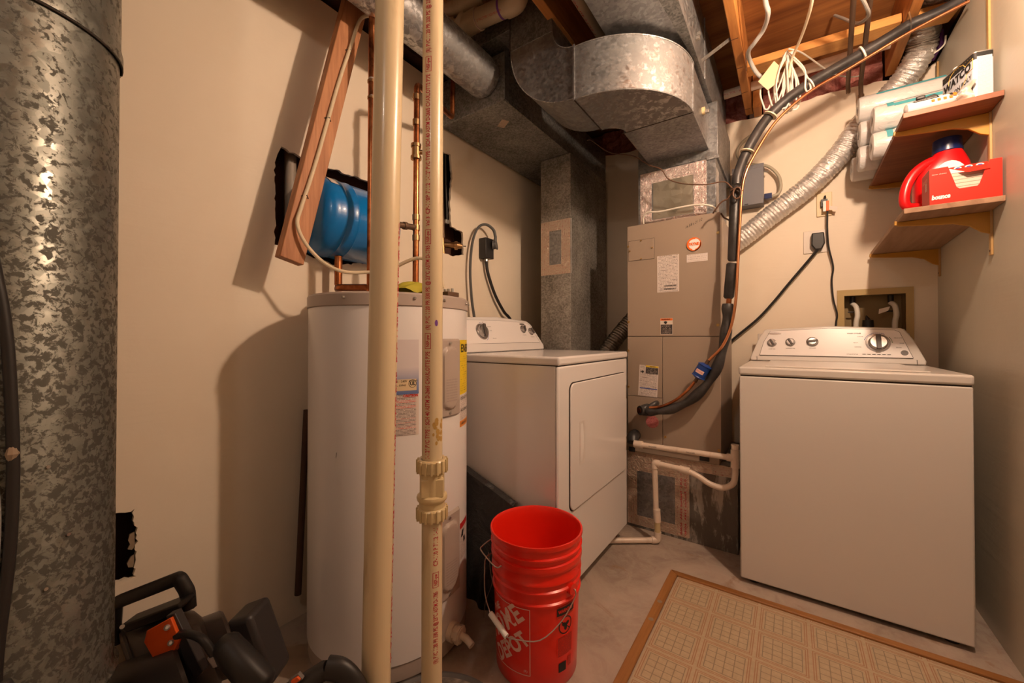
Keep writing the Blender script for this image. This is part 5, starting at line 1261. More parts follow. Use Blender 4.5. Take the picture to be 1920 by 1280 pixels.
t = thing('white_outlet', 'white double outlet plate with big black range plug, below the ivory outlet', 'outlet', (0.12, 2.748, 1.58))
MB().m(M_WPLATE).box((0.062, 2.744, 1.520), (0.170, 2.7495, 1.645)).build('face_plate', t, bevel=0.002)
MB().m(M_BLACK).prism([(0.098, 2.744, 1.625), (0.152, 2.744, 1.625), (0.156, 2.744, 1.565), (0.142, 2.744, 1.532), (0.112, 2.744, 1.532), (0.096, 2.744, 1.560)], (0, -0.035, 0)).build('plug', t, bevel=0.006, seg=3)
t = thing('thick_black_cord', 'thick black cord drooping diagonally from the white outlet behind the air handler', 'cord', (-0.05, 2.72, 1.3))
MB().m(M_BLACK).tube(smooth_path([(0.126, 2.722, 1.545), (0.118, 2.72, 1.525), (0.065, 2.72, 1.452), (0.0, 2.72, 1.365), (-0.08, 2.722, 1.255), (-0.158, 2.722, 1.160), (-0.273, 2.722, 1.052), (-0.34, 2.72, 0.98)], 8), 0.0105, 12, squash=0.7).build('cord', t)

t = thing('grey_disconnect_box', 'grey metal switch box on the far wall beside the line set', 'electrical box', (-0.20, 2.72, 1.80))
MB().m(M_GREYBOX).box((-0.275, 2.665, 1.822), (-0.122, 2.7495, 2.045)).build('enclosure', t, bevel=0.002)
MB().m(M_GREYBOX).box((-0.279, 2.659, 2.028), (-0.119, 2.7495, 2.052)).box((-0.277, 2.660, 1.822), (-0.120, 2.6655, 2.03)).build('cover', t, bevel=0.002)
MB().m(M_STEEL).tube([(-0.119, 2.69, 2.012), (-0.098, 2.69, 2.008)], 0.006, 8).build('hasp_bolt', t)
MB().m(M_BLUED).box((-0.119, 2.685, 1.850), (-0.082, 2.72, 1.880)).build('blue_fitting', t, bevel=0.002)
MB().m(M_INK).box((-0.215, 2.6585, 1.826), (-0.196, 2.6595, 1.831)).build('latch_slot', t, smooth=False)
t = thing('grey_conduit_cable', 'grey flexible cable looping over the grey switch box', 'cable', (-0.1, 2.7, 2.1))
MB().m(plain('conduit_sheath', (0.40, 0.36, 0.27), 0.5)).tube(smooth_path([(-0.13, 2.735, 2.335), (-0.155, 2.73, 2.275), (-0.225, 2.72, 2.225), (-0.255, 2.715, 2.17), (-0.24, 2.71, 2.115), (-0.185, 2.71, 2.075), (-0.105, 2.71, 2.045), (-0.055, 2.71, 1.985), (-0.040, 2.71, 1.92), (-0.052, 2.71, 1.875), (-0.085, 2.705, 1.862)], 8), 0.0085, 12).build('cable', t)
MB().m(M_STEEL).box((-0.145, 2.722, 2.305), (-0.115, 2.7485, 2.315)).build('cable_clip', t, bevel=0.001)

def flexduct(name, label, pts, r, mat, group, pitch=0.017):
    P = smooth_path(pts, 24); t = thing(name, label, 'flexible duct', pts[0], group)
    # resample evenly so that the ribs have one pitch
    ln = [0]
    for a, c in zip(P[:-1], P[1:]): ln.append(ln[-1]+(c-a).length)
    tot = ln[-1]; n = int(tot/(pitch/6)); Q_ = []; j = 0
    for k in range(n+1):
        d = tot*k/n
        while j < len(ln)-2 and ln[j+1] < d: j += 1
        f = (d-ln[j])/max(1e-9, ln[j+1]-ln[j]); Q_.append(P[j].lerp(P[j+1], f))
    MB().m(mat).tube(Q_, r, 30, rf=lambda i, u: r-0.0045+0.0045*abs(math.sin(PI*i/6))+0.0012*math.sin(i*0.37)).build('foil_sleeve', t, ang=80)
    return t
flexduct('foil_vent_duct', 'long silver foil flexible duct rising along the far wall to the ceiling corner', [(-0.42, 2.686, 1.56), (-0.30, 2.685, 1.598), (-0.215, 2.683, 1.650), (-0.150, 2.683, 1.700), (-0.065, 2.685, 1.765), (0.093, 2.685, 1.885), (0.215, 2.685, 2.015), (0.285, 2.685, 2.120), (0.345, 2.685, 2.195), (0.412, 2.672, 2.255), (0.465, 2.645, 2.315), (0.503, 2.61, 2.385), (0.510, 2.57, 2.450), (0.510, 2.45, 2.515), (0.510, 2.1, 2.530)], 0.056, M_FOIL, 'foil flexible ducts')
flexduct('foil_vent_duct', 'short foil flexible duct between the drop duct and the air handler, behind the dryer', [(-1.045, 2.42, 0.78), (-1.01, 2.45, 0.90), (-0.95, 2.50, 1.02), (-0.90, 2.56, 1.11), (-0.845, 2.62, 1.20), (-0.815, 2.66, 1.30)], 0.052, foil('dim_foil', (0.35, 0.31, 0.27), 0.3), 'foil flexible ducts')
t = thing('purple_primed_fitting', 'cream drain fitting smeared with purple primer at the ceiling corner', 'pipe fitting', (0.56, 2.66, 2.36))
MB().m(M_PVCW).tube([(0.47, 2.20, 2.425), (0.583, 2.28, 2.425)], 0.036, 28).build('pipe', t)
MB().m(M_PURPLE).tube([(0.50, 2.221, 2.425), (0.515, 2.232, 2.425)], 0.0365, 28).build('primer_band', t)
MB().m(M_PURPLE).box((0.568, 2.60, 2.398), (0.583, 2.745, 2.47)).build('primed_elbow', t, bevel=0.01)
MB().m(M_WHITEW).tube(smooth_path([(0.50, 2.60, 2.372), (0.54, 2.60, 2.362), (0.575, 2.58, 2.378), (0.578, 2.56, 2.41)], 6), 0.0035, 8).build('plastic_loop', t)

# laundry supply box
t = thing('laundry_supply_box', 'recessed washer supply box with tan painted frame above the washer', 'supply box', (0.355, 2.75, 1.02))
fx0, fx1, fz0, fz1 = 0.207, 0.501, 0.99, 1.306
M_ = MB().m(M_BOXTRIM)
for (a_, c_) in (((fx0, LB[3]), (fx1, fz1)), ((fx0, fz0), (fx1, LB[2])), ((fx0, LB[2]), (LB[0], LB[3])), ((LB[1], LB[2]), (fx1, LB[3]))):
    M_.box((a_[0], 2.742, a_[1]), (c_[0], 2.7498, c_[1]))
M_.build('frame', t, smooth=False)
M_ = MB().m(M_BOXIN)
x0, x1, z0, z1 = LB; yb = 2.84
M_.quad((x0, yb, z0), (x1, yb, z0), (x1, yb, z1), (x0, yb, z1)).quad((x0, 2.75, z0), (x0, yb, z0), (x0, yb, z1), (x0, 2.75, z1)).quad((x1, 2.75, z0), (x1, yb, z0), (x1, yb, z1), (x1, 2.75, z1)).quad((x0, 2.75, z1), (x1, 2.75, z1), (x1, yb, z1), (x0, yb, z1)).quad((x0, 2.75, z0), (x1, 2.75, z0), (x1, yb, z0), (x0, yb, z0))
M_.build('recess', t, smooth=False)
for i, x in enumerate((0.275, 0.425)):
    MB().m(M_BLACK).tube([(x, 2.80, z1-0.002), (x, 2.80, 1.235)], 0.012, 12).tube([(x-0.02, 2.79, 1.19), (x+0.02, 2.79, 1.19)], 0.004, 8).build('valve', t)
    MB().m(M_WHITEW).tube(smooth_path([(x, 2.80, 1.235), (x+0.012, 2.775, 1.215), (x+0.016, 2.765, 1.17), (x+0.010, 2.762, 1.13), (x+0.008, 2.765, 1.03)], 6), [0.0115]*24+[0.0115], 12).build('hose', t)
MB().m(M_WPLATE).quad((0.372, 2.752, 1.175), (0.408, 2.750, 1.190), (0.416, 2.750, 1.212), (0.374, 2.752, 1.200)).build('paper_tag', t, fix=False)
MB().m(M_BLACK).tube([(0.335, 2.785, 1.03), (0.335, 2.785, 1.145)], [0.028, 0.022], 16).tube([(0.335, 2.785, 1.145), (0.328, 2.785, 1.170)], [0.012, 0.002], 10).build('drain_hose_hook', t)

# ================================================================== SHELVES
SH = [(1.874, 'upper'), (1.524, 'lower')]
SX0, SX1, SY0, SY1 = 0.341, 0.583, 1.998, 2.738
def shz(z, y): return z-0.030*(y-SY0)/(SY1-SY0)
for z, w_ in SH:
    mt = M_SHELF if w_ == 'upper' else M_SHELF2
    lab = 'upper wall shelf, reddish stained board above the washer' if w_ == 'upper' else 'lower wall shelf, rough edged plywood board above the washer'
    t = thing('wall_shelf', lab, 'shelf', (0.46, 2.37, z-0.019), 'shelves on the right wall')
    b = MB().m(mt); p = [Vector((x, y, shz(zz, y))) for y in (SY0, SY1) for (x, zz) in ((SX0, z-0.019), (SX1, z-0.019), (SX1, z), (SX0, z))]
    v = [b.bm.verts.new(q) for q in p]
    for f in ((0, 1, 2, 3), (7, 6, 5, 4), (0, 4, 5, 1), (1, 5, 6, 2), (2, 6, 7, 3), (3, 7, 4, 0)): b.face([v[i] for i in f])
    b.build('board', t, bevel=0.0015)
    for yb_ in (2.108, 2.700):
        zz = shz(z, yb_)-0.0195
        pts = [(0.581, yb_, zz), (0.352, yb_, zz), (0.334, yb_, zz+0.006), (0.332, yb_, zz-0.010), (0.345, yb_, zz-0.015), (0.42, yb_, zz-0.024), (0.49, yb_, zz-0.030), (0.53, yb_, zz-0.044), (0.558, yb_, zz-0.070), (0.581, yb_, zz-0.080)]
        MB().m(M_YELLOWB).prism(pts, (0, 0.010, 0)).build('bracket', t, bevel=0.0015)
for y, lab in ((2.104, 'tan slotted shelf standard nearer the doorway on the right wall'), (2.696, 'tan slotted shelf standard near the far corner of the right wall')):
    b = MB().m(wood('standard_paint', (0.42, 0.24, 0.08), (0.52, 0.33, 0.14), 'z', 6, 0.45, False)).box((XR-0.007, y, 1.345), (XR-0.0002, y+0.017, 2.37))
    o = b.build('shelf_standard', bevel=0.001); tag(o, lab, 'bracket rail', 'shelf standards on the right wall')
    MB().m(M_TAND).box((XR-0.0076, y+0.006, 1.356), (XR-0.007, y+0.011, 1.364)).build('screw_hole', o, smooth=False)

# paper towel pack
t = thing('paper_towel_pack', 'plastic wrapped pack of white paper towel rolls on the upper shelf', 'paper towels', (0.42, 2.47, 1.86))
k = 0
RD = 0.0590
for ci, (y, xl, rows) in enumerate(((2.402, 0.303, 2), (2.522, 0.270, 3), (2.642, 0.258, 1))):
    for ri_ in range(rows):
        zc = shz(1.874, y)+RD+0.001+0.1185*ri_; r = RD; x_ = xl+(0.004 if ri_ == 1 else 0)
        b = MB().m(M_WRAP).lathe([(0.019, x_+0.006), (0.022, x_+0.001), (r-0.012, x_), (r-0.003, x_+0.004), (r, x_+0.014), (r, 0.560), (r-0.006, 0.570), (0, 0.572)], (0, y, zc), 'x', 40)
        b.m(M_CAVITY).lathe([(0.019, x_+0.004), (0.0185, x_+0.05), (0.0, x_+0.05)], (0, y, zc), 'x', 20)
        b.build('paper_roll', t)
# teal printed wrapper strips (curved over the rolls)
def rollpt(y, zc, r, a, x, e=0.0012): return Vector((x, y-(r+e)*math.cos(R(a)), zc+(r+e)*math.sin(R(a))))
z1_ = shz(1.874, 2.402)+RD+0.001
def teal(y, zc, a0, a1, xa, xb): MB().m(M_TEAL).grid(lambda u, v: rollpt(y, zc, RD, a0+(a1-a0)*v, xa+(xb-xa)*u), 1, 8).build('teal_wrapper_print', t, fix=False)
for q in ((z1_+0.1185, 70, 92, 0.352, 0.56), (z1_+0.1185, 26, 70, 0.352, 0.374), (z1_+0.1185, 22, 40, 0.374, 0.56), (z1_, 10, 84, 0.350, 0.370), (z1_, 70, 84, 0.370, 0.45), (z1_, 10, 24, 0.370, 0.45)): teal(2.402, *q)
z3_ = shz(1.874, 2.522)+RD+0.001+0.237
teal(2.522, z3_, 38, 56, 0.335, 0.56); teal(2.522, z3_, 84, 98, 0.335, 0.56)
MB().m(M_LABGREY).grid(lambda u, v: rollpt(2.402, z1_, RD, 32+34*v, 0.378+0.034*u, 0.0016), 1, 6).build('barcode_patch', t, fix=False)

# can
t = thing('varnish_can', 'rectangular white and black varnish can at the end of the upper shelf', 'can', (0.53, 2.09, 1.872))
zb_ = 1.8712; ca = Vector((0.521, 2.020, 0)); dL = Vector((-0.26, 0.965, 0)).normalized(); dS = Vector((0.965, 0.26, 0)).normalized()
def CN(u, v, z): return ca+dL*u+dS*v+Vector((0, 0, z))     # u along wide face, v along narrow face
Wc, Dc, Hc = 0.165, 0.054, 0.166
def rr(w_, d_, r, n=5):
    out = []
    for (cx_, cy_, a0) in ((w_-r, d_-r, 0), (r, d_-r, 90), (r, r, 180), (w_-r, r, 270)):
        for k in range(n+1): a = R(a0+90*k/n); out.append((cx_+r*math.cos(a), cy_+r*math.sin(a)))
    return out
loop = rr(Wc, Dc, 0.010); b = MB().m(M_CAN)
def ringz(z, s_=0.0): return [CN(u, v, z) for u, v in (rr(Wc+2*s_, Dc+2*s_, 0.010) if s_ else loop)]
def sides(b, A, B):
    va = [b.bm.verts.new(p) for p in A]; vb = [b.bm.verts.new(p) for p in B]
    for k in range(len(va)): b.face([va[k], va[(k+1) % len(va)], vb[(k+1) % len(vb)], vb[k]])
    return va, vb
va, vb = sides(b, ringz(zb_+0.001), ringz(zb_+0.140)); b.face(va)
b.m(M_INK); sides(b, ringz(zb_+0.140), ringz(zb_+Hc-0.003))
b.m(M_STEEL); va, vb = sides(b, ringz(zb_+Hc-0.003), ringz(zb_+Hc)); b.face(vb)
bmesh.ops.remove_doubles(b.bm, verts=b.bm.verts[:], dist=0.00005)
b.build('can_body', t)
def CF(u, z, e=0.0006): return ca+dL*(Wc-u)-dS*e+Vector((0, 0, zb_+z))   # u runs left to right as seen
b = MB().m(M_GOLD)
oc = [CF(0.004, 0.106), CF(0.040, 0.112), *[CF(0.085+0.048*math.cos(R(a)), 0.119+0.042*math.sin(R(a))) for a in (155, 130, 105, 75, 50, 25)], CF(0.130, 0.140), CF(0.161, 0.146), CF(0.161, 0.112), CF(0.132, 0.108), *[CF(0.085+0.048*math.cos(R(a)), 0.112+0.042*math.sin(R(a))) for a in (-25, -50, -75, -105, -130, -155)], CF(0.034, 0.076), CF(0.004, 0.070)]
b.tube(oc+oc[:1], 0.0010, 6).build('gold_border', t)
MB().m(M_INK).text('WATCO', 0.038, lambda x, y: CF(0.086+x, 0.119+y+x*0.10, 0.0016), 'CENTER', bold=0.0018, width=0.138).build('brand_text', t, fix=False)
MB().m(M_INK).text('WIPE-ON POLY', 0.022, lambda x, y: CF(0.086+x, 0.080+y+x*0.10, 0.0010), 'CENTER', width=0.140, bold=0.0004).build('product_text', t, fix=False)
MB().m(M_INK).quad(CF(0.105, 0.022), CF(0.160, 0.036), CF(0.160, 0.050), CF(0.105, 0.040)).build('dark_band', t, fix=False)
MB().m(M_SHELF).poly([CF(0.075, 0.004), CF(0.160, 0.004), CF(0.160, 0.030), CF(0.125, 0.020)]).build('wood_picture', t, fix=False)
MB().m(M_GOLD).text('- - - - - - - - - - - - -', 0.010, lambda x, y: CF(0.012+x, 0.155+y, 0.001), width=0.14).build('gold_dots', t, fix=False)
def CS(v, z, e=0.0006): return ca+dS*v-dL*e+Vector((0, 0, zb_+z))
MB().m(M_SIDE).quad(CS(0.008, 0.004), CS(0.047, 0.004), CS(0.047, 0.148), CS(0.008, 0.148)).build('side_print', t, fix=False)
c_ = CN(0.115, 0.027, zb_+Hc); MB().m(M_WINK2).tube([c_, c_+Vector((0, 0, 0.014))], 0.018, 20).build('screw_cap', t)

# sausage tube pack
t = thing('adhesive_tube_packet', 'white and orange printed foil tube packet lying on the upper shelf', 'packet', (0.42, 2.05, 1.875))
A = Vector((0.350, 2.030, 1.896)); B_ = Vector((0.492, 2.060, 1.908)); D_ = (B_-A)
rs = [0.004, 0.018, 0.0215, 0.022, 0.022, 0.021, 0.017, 0.009]; us = [0, 0.03, 0.12, 0.4, 0.6, 0.82, 0.94, 1.0]
MB().m(plain('packet_film', (0.74, 0.72, 0.70), 0.3)).tube([A+D_*u for u in us], rs, 20).build('packet_body', t)
side = Vector((D_.y, -D_.x, 0)).normalized(); upp = D_.normalized().cross(side)*-1
if upp.z < 0: upp = -upp
def TP(s_, h, e=0.0008):
    a = h/0.022; return A+D_.normalized()*s_+(side*math.cos(a+0.35)+upp*math.sin(a+0.35))*(0.0222+e)
MB().m(M_INK).grid(lambda u, v: TP(0.020+0.070*u, 0.004+0.010*v), 3, 4).build('black_band', t, fix=False)
MB().m(M_WINK2).text('DUAL LAYER ADHESIVE', 0.0065, lambda x, y: TP(0.024+x, 0.009+y, 0.0013), width=0.060).build('band_text', t, fix=False)
for k in range(4):
    MB().m(M_ORINK).grid(lambda u, v: TP(0.066+0.016*k+0.009*u, -0.010+0.009*v), 2, 2).build('orange_symbol', t, fix=False)
MB().m(M_ORINK).grid(lambda u, v: TP(0.125+0.010*u, -0.004+0.014*v), 2, 3).m(M_INK).grid(lambda u, v: TP(0.118+0.008*u, 0.002+0.016*v, 0.001), 2, 3).build('picture_print', t, fix=False)
t = MB().m(plain('crumpled_bag', (0.62, 0.50, 0.42), 0.4)).grid(lambda u, v: Vector((0.488+0.030*u+0.006*math.sin(9*v), 2.030-0.018*u+0.010*math.sin(7*u+5*v), 1.878+0.062*v*(0.6+0.4*u))), 8, 8).build('crumpled_plastic', ang=80)
tag(t, 'crumpled clear plastic beside the varnish can on the upper shelf', 'plastic bag')
t = thing('black_plastic_tray', 'black rounded plastic tray standing behind the foil packet on the upper shelf', 'tray', (0.42, 2.12, 1.874))
b = MB().m(M_BLACK)
def TR(x, z): return Vector((x, 2.130+0.10*(z-1.87), z))
pts = [(0.372, 1.872), (0.372, 1.955), (0.380, 1.966), (0.452, 1.980), (0.462, 1.972), (0.462, 1.872)]
b.prism([TR(x, z) for x, z in pts], (0, 0.016, 0)); b.box((0.402, 2.138, 1.970), (0.428, 2.150, 1.984)); b.build('tray_shell', t, bevel=0.004, seg=3)
pts = [(0.382, 1.885), (0.382, 1.950), (0.388, 1.957), (0.448, 1.969), (0.453, 1.965), (0.453, 1.885)]
b = MB().m(M_BLACKS); b.prism([TR(x, z)-Vector((0, 0.0012, 0)) for x, z in pts], (0, 0.001, 0)); b.build('inset_panel', t, bevel=0.0004)

# detergent jug
t = thing('detergent_jug', 'red laundry detergent jug with navy cap on the lower shelf', 'bottle', (0.475, 2.20, 1.524))
z0 = shz(1.524, 2.2)+0.001; cx_, cy_ = 0.480, 2.205
secs = [(0.0, 0.070, 0.048, 0.0), (0.006, 0.076, 0.052, 0), (0.05, 0.078, 0.054, 0), (0.12, 0.080, 0.055, 0), (0.165, 0.080, 0.054, 0.0), (0.20, 0.070, 0.050, 0.006), (0.225, 0.055, 0.045, 0.012), (0.242, 0.042, 0.040, 0.018), (0.250, 0.038, 0.038, 0.018)]
b = MB().m(M_REDPLAST); rings = []
for (h, rx, ry, ox) in secs:
    ring = []
    for k in range(40):
        a = 2*PI*k/40; e = 0.7 if h < 0.2 else 0.9
        ring.append(b.bm.verts.new((cx_+ox+rx*math.copysign(abs(math.cos(a))**e, math.cos(a)), cy_+ry*math.copysign(abs(math.sin(a))**e, math.sin(a)), z0+h)))
    rings.append(ring)
for A_, B_2 in zip(rings[:-1], rings[1:]):
    for k in range(40): b.face([A_[k], A_[(k+1) % 40], B_2[(k+1) % 40], B_2[k]])
b.face(rings[0]); b.face(rings[-1]); b.build('jug_body', t)
MB().m(M_REDPLAST).tube(smooth_path([(0.495, 2.195, z0+0.222), (0.450, 2.180, z0+0.218), (0.405, 2.165, z0+0.185), (0.378, 2.155, z0+0.135), (0.368, 2.150, z0+0.080), (0.378, 2.153, z0+0.048), (0.420, 2.170, z0+0.042)], 8), 0.0165, 16).build('handle', t)
MB().m(M_BLUED).tube([(cx_+0.018, cy_, z0+0.248), (cx_+0.018, cy_, z0+0.300)], [0.042, 0.0385], 36).build('cap', t, bevel=0.002)
b = MB().m(M_WINK2)
vv = [Vector((cx_+0.012+0.050*math.cos(R(a)), cy_-0.0570+(0.0), z0+0.115+0.085*math.sin(R(a)))) for a in range(0, 360, 12)]
b.poly(vv).build('oval_label', t, fix=False)
# bounce carton
t = thing('dryer_sheet_carton', 'orange red open dryer sheet carton on the lower shelf before the jug', 'box', (0.49, 2.05, 1.5245))
bz = 1.5245; bx0, bx1, by0, by1, bh = 0.408, 0.578, 2.004, 2.100, 0.128
b = MB().m(M_BOUNCE)
f0 = by0
oL, oR = [(0.454, bh), (0.474, 0.052), (0.481, 0.045)], [(0.540, bh-0.012), (0.527, 0.052), (0.522, 0.046)]
def Bp(x, z, y=None): return Vector((x, f0 if y is None else y, bz+z))
b.poly([Bp(bx0, 0), Bp(bx1, 0), Bp(0.522, 0.046), Bp(0.481, 0.045)])
b.poly([Bp(bx0, 0), Bp(0.481, 0.045), Bp(0.474, 0.052), Bp(0.454, bh), Bp(bx0, bh)])
b.poly([Bp(bx1, 0), Bp(bx1, bh), Bp(0.551, bh), Bp(0.540, bh-0.030), Bp(0.527, 0.052), Bp(0.522, 0.046)])
b.poly([Bp(bx0, 0, by1), Bp(bx1, 0, by1), Bp(bx1, bh, by1), Bp(bx0, bh, by1)]); b.poly([Bp(bx0, 0), Bp(bx1, 0), Bp(bx1, 0, by1), Bp(bx0, 0, by1)])
b.poly([Bp(bx1, 0), Bp(bx1, bh), Bp(bx1, bh, by1), Bp(bx1, 0, by1)])
b.poly([Bp(bx0, bh), Bp(0.454, bh), Bp(0.454, bh, by1), Bp(bx0, bh, by1)])
b.m(M_BOUNCES).poly([Bp(bx0-0.0002, 0), Bp(bx0-0.0002, bh), Bp(bx0-0.0002, bh, by1), Bp(bx0-0.0002, 0, by1)])
b.build('carton', t, smooth=False)
b = MB().m(M_BOUNCE).poly([Bp(0.454, bh, by0+0.02), Bp(0.500, bh-0.032, by0-0.004), Bp(0.551, bh-0.030, by0-0.004), Bp(0.551, bh+0.001, by0+0.02)])
fl_ = b.build('top_flap', t, smooth=False)
for k in range(3):
    x = 0.480+0.026*k
    MB().m(M_WINK2).poly([Bp(x+0.0095*math.cos(R(a)), bh-0.008+0.0055*math.sin(R(a))-(0.0), by0+0.0125) for a in range(0, 360, 20)]).build('flap_print', fl_, fix=False)
    MB().m(M_BLUEINK).poly([Bp(x+0.0055*math.cos(R(a)), bh-0.008+0.0025*math.sin(R(a)), by0+0.0118) for a in range(0, 360, 30)]).build('flap_mark', fl_, fix=False)
sh_ = MB().m(M_STRAW)
for k in range(6): sh_.box((0.452, by0+0.010+0.001*k, bz+0.030+0.0125*k), (0.556, by1-0.006, bz+0.0415+0.0125*k))
sh_.build('sheet_stack', t, bevel=0.001)
MB().m(M_WINK2).text('bounce', 0.021, lambda x, y: Bp(0.413+x, 0.024+y+0.03*x, by0-0.0012), width=0.046, bold=0.0012, shear=0.15).build('brand_text', t, fix=False)
MB().m(M_WINK).text('dryer sheets', 0.006, lambda x, y: Bp(0.414+x, 0.106+y, by0-0.0008), width=0.036).build('small_text', t, fix=False)
MB().m(M_WINK).text('bounce', 0.026, lambda x, y: Vector((bx0-0.0008, by1-0.012-x, bz+0.100+y)), width=0.060).build('side_text', t, fix=False)
MB().m(M_LABGREY).quad((bx0-0.0008, by1-0.045, bz+0.060), (bx0-0.0008, by0+0.03, bz+0.060), (bx0-0.0008, by0+0.03, bz+0.090), (bx0-0.0008, by1-0.045, bz+0.090)).build('side_barcode', t, fix=False)
# spray bottle at the back
t = thing('spray_bottle', 'small beige bottle with dark trigger behind the red jug on the lower shelf', 'bottle', (0.545, 2.42, 1.507))
z0 = shz(1.524, 2.42)+0.001
MB().m(plain('beige_bottle', (0.45, 0.36, 0.26), 0.4)).lathe([(0, 0), (0.026, 0.0), (0.029, 0.006), (0.029, 0.15), (0.024, 0.20), (0.012, 0.235), (0.011, 0.25), (0, 0.25)], (0.545, 2.42, z0), n=32).build('bottle_body', t)
MB().m(M_BLACK).box((0.530, 2.36, z0+0.25), (0.560, 2.45, z0+0.285)).prism([(0.534, 2.36, z0+0.25), (0.534, 2.38, z0+0.25), (0.534, 2.385, z0+0.19), (0.534, 2.375, z0+0.17)], (0.02, 0, 0)).build('trigger_head', t, bevel=0.003)

# ================================================================== CEILING CABLES
t = thing('cable_coil', 'bundle of coiled white cable hanging under the blocking board', 'cable coil', (-0.01, 2.22, 2.38))
rnd = random.Random(11); path = []
top = Vector((0.0, 2.22, 2.365))
for k in range(9):
    bx_ = (-0.085, -0.055, -0.040, -0.020, -0.010, 0.005, 0.020, 0.035, 0.070)[k]; bzz = (2.135, 2.14, 2.13, 2.105, 2.10, 2.11, 2.10, 2.12, 2.155)[k]; w_ = rnd.uniform(0.010, 0.030); y = 2.215+rnd.uniform(-0.03, 0.03)
    path += [top+Vector((rnd.uniform(-.012, .012), y-2.22, 0)), Vector((bx_-w_, y-0.01, (2.365+bzz)/2)), Vector((bx_-w_*0.7, y, bzz+0.02)), Vector((bx_, y, bzz)), Vector((bx_+w_*0.7, y+0.005, bzz+0.02)), Vector((bx_*0.6+w_, y+0.012, (2.365+bzz)/2))]
path.append(top)
MB().m(M_WHITEW).tube(smooth_path(path, 6), 0.0036, 8).build('coiled_cable', t)
MB().m(M_WHITEW).tube([top+Vector((-0.022, 0, -0.01)), top+Vector((0.022, 0.0, -0.006))], 0.016, 10, squash=0.8).build('tie_wrap', t)
tg = MB().m(plain('paper_tag_cream', (0.74, 0.60, 0.38), 0.7)).poly([(-0.055, 2.19, 2.338), (-0.118, 2.185, 2.262), (-0.080, 2.18, 2.205), (-0.040, 2.185, 2.232), (-0.030, 2.19, 2.300)])
tg.build('paper_tag', t, fix=False)
t = thing('grey_white_sheathed_cable', 'thick grey cable looping beside the joist left of the cable coil', 'cable', (-0.1, 2.1, 2.35))
MB().m(plain('pale_sheath', (0.50, 0.49, 0.46), 0.45)).tube(smooth_path([(-0.080, 1.55, 2.52), (-0.075, 1.72, 2.45), (-0.074, 1.85, 2.393), (-0.067, 1.9, 2.37), (-0.087, 2.0, 2.378), (-0.123, 2.05, 2.367), (-0.150, 2.10, 2.369), (-0.152, 2.2, 2.385), (-0.126, 2.26, 2.345), (-0.083, 2.28, 2.30)], 8), 0.009, 12).build('cable', t)
t = thing('tan_coil_feed_cable', 'tan cable hanging from the ceiling into the white cable coil', 'cable', (0.04, 2.1, 2.33))
MB().m(M_CREAMW).tube(smooth_path([(0.085, 1.60, 2.45), (0.080, 1.75, 2.37), (0.074, 1.85, 2.322), (0.061, 1.98, 2.331), (0.041, 2.1, 2.338), (0.013, 2.2, 2.325), (0.000, 2.215, 2.250)], 8), 0.0058, 10).build('cable', t)
t = thing('white_bell_wire', 'thin white wire running from the coil across to the gas pipes', 'wire', (0.15, 2.5, 2.38))
MB().m(M_WHITEW).tube(smooth_path([(0.0, 2.23, 2.395), (0.050, 2.29, 2.392), (0.142, 2.45, 2.372), (0.19, 2.53, 2.366), (0.250, 2.63, 2.385), (0.290, 2.69, 2.405), (0.305, 2.705, 2.412), (0.310, 2.715, 2.385), (0.311, 2.72, 2.350)], 8), 0.0035, 8).build('wire', t)
for i, (x0, x1, ye, lab) in enumerate(((0.200, 0.248, 2.64, 'rusty iron gas pipe overhead, the left of the pair'), (0.250, 0.300, 2.66, 'rusty iron gas pipe overhead, the right of the pair'))):
    t = thing('iron_gas_pipe', lab, 'pipe', (x0, 1.8, 2.35), 'iron gas pipes overhead')
    MB().m(M_IRON).tube(bend_path([(x0-0.10, 0.2, 2.358), (x0, 1.9, 2.356), (x1, ye, 2.352), (x1+0.006, ye+0.045, 2.290 if i else 2.33)], 0.03), 0.0095, 14).build('pipe', t)
    if i:
        MB().m(M_BRASS).tube([(x1+0.006, ye+0.045, 2.31), (x1+0.006, ye+0.045, 2.265)], 0.013, 10).tube([(x1+0.006, ye+0.045, 2.265), (x1+0.006, ye+0.045, 2.25)], 0.006, 8).build('bleed_valve', t)
t = thing('grey_loop_cable', 'grey cable loop hanging from the subfloor right of the cable coil', 'cable', (0.23, 2.1, 2.35))
MB().m(M_GREYW).tube(smooth_path([(0.19, 1.72, 2.36), (0.205, 1.85, 2.300), (0.235, 1.95, 2.292), (0.254, 2.03, 2.305), (0.254, 2.11, 2.335), (0.240, 2.18, 2.372), (0.222, 2.26, 2.44), (0.205, 2.32, 2.50), (0.18, 2.40, 2.58)], 8), 0.0062, 10).build('cable', t)
t = thing('perforated_strap', 'short perforated steel strap beside the middle joist', 'strap', (-0.15, 2.36, 2.36))
MB().m(M_STEEL).box((-0.172, 2.235, 2.375), (-0.1705, 2.262, 2.46)).build('strap', t, smooth=False)
for z in (2.39, 2.41, 2.43, 2.45): MB().m(M_INK).tube([(-0.1704, 2.2485, z), (-0.1700, 2.2485, z)], 0.004, 8).build('strap_hole', t)

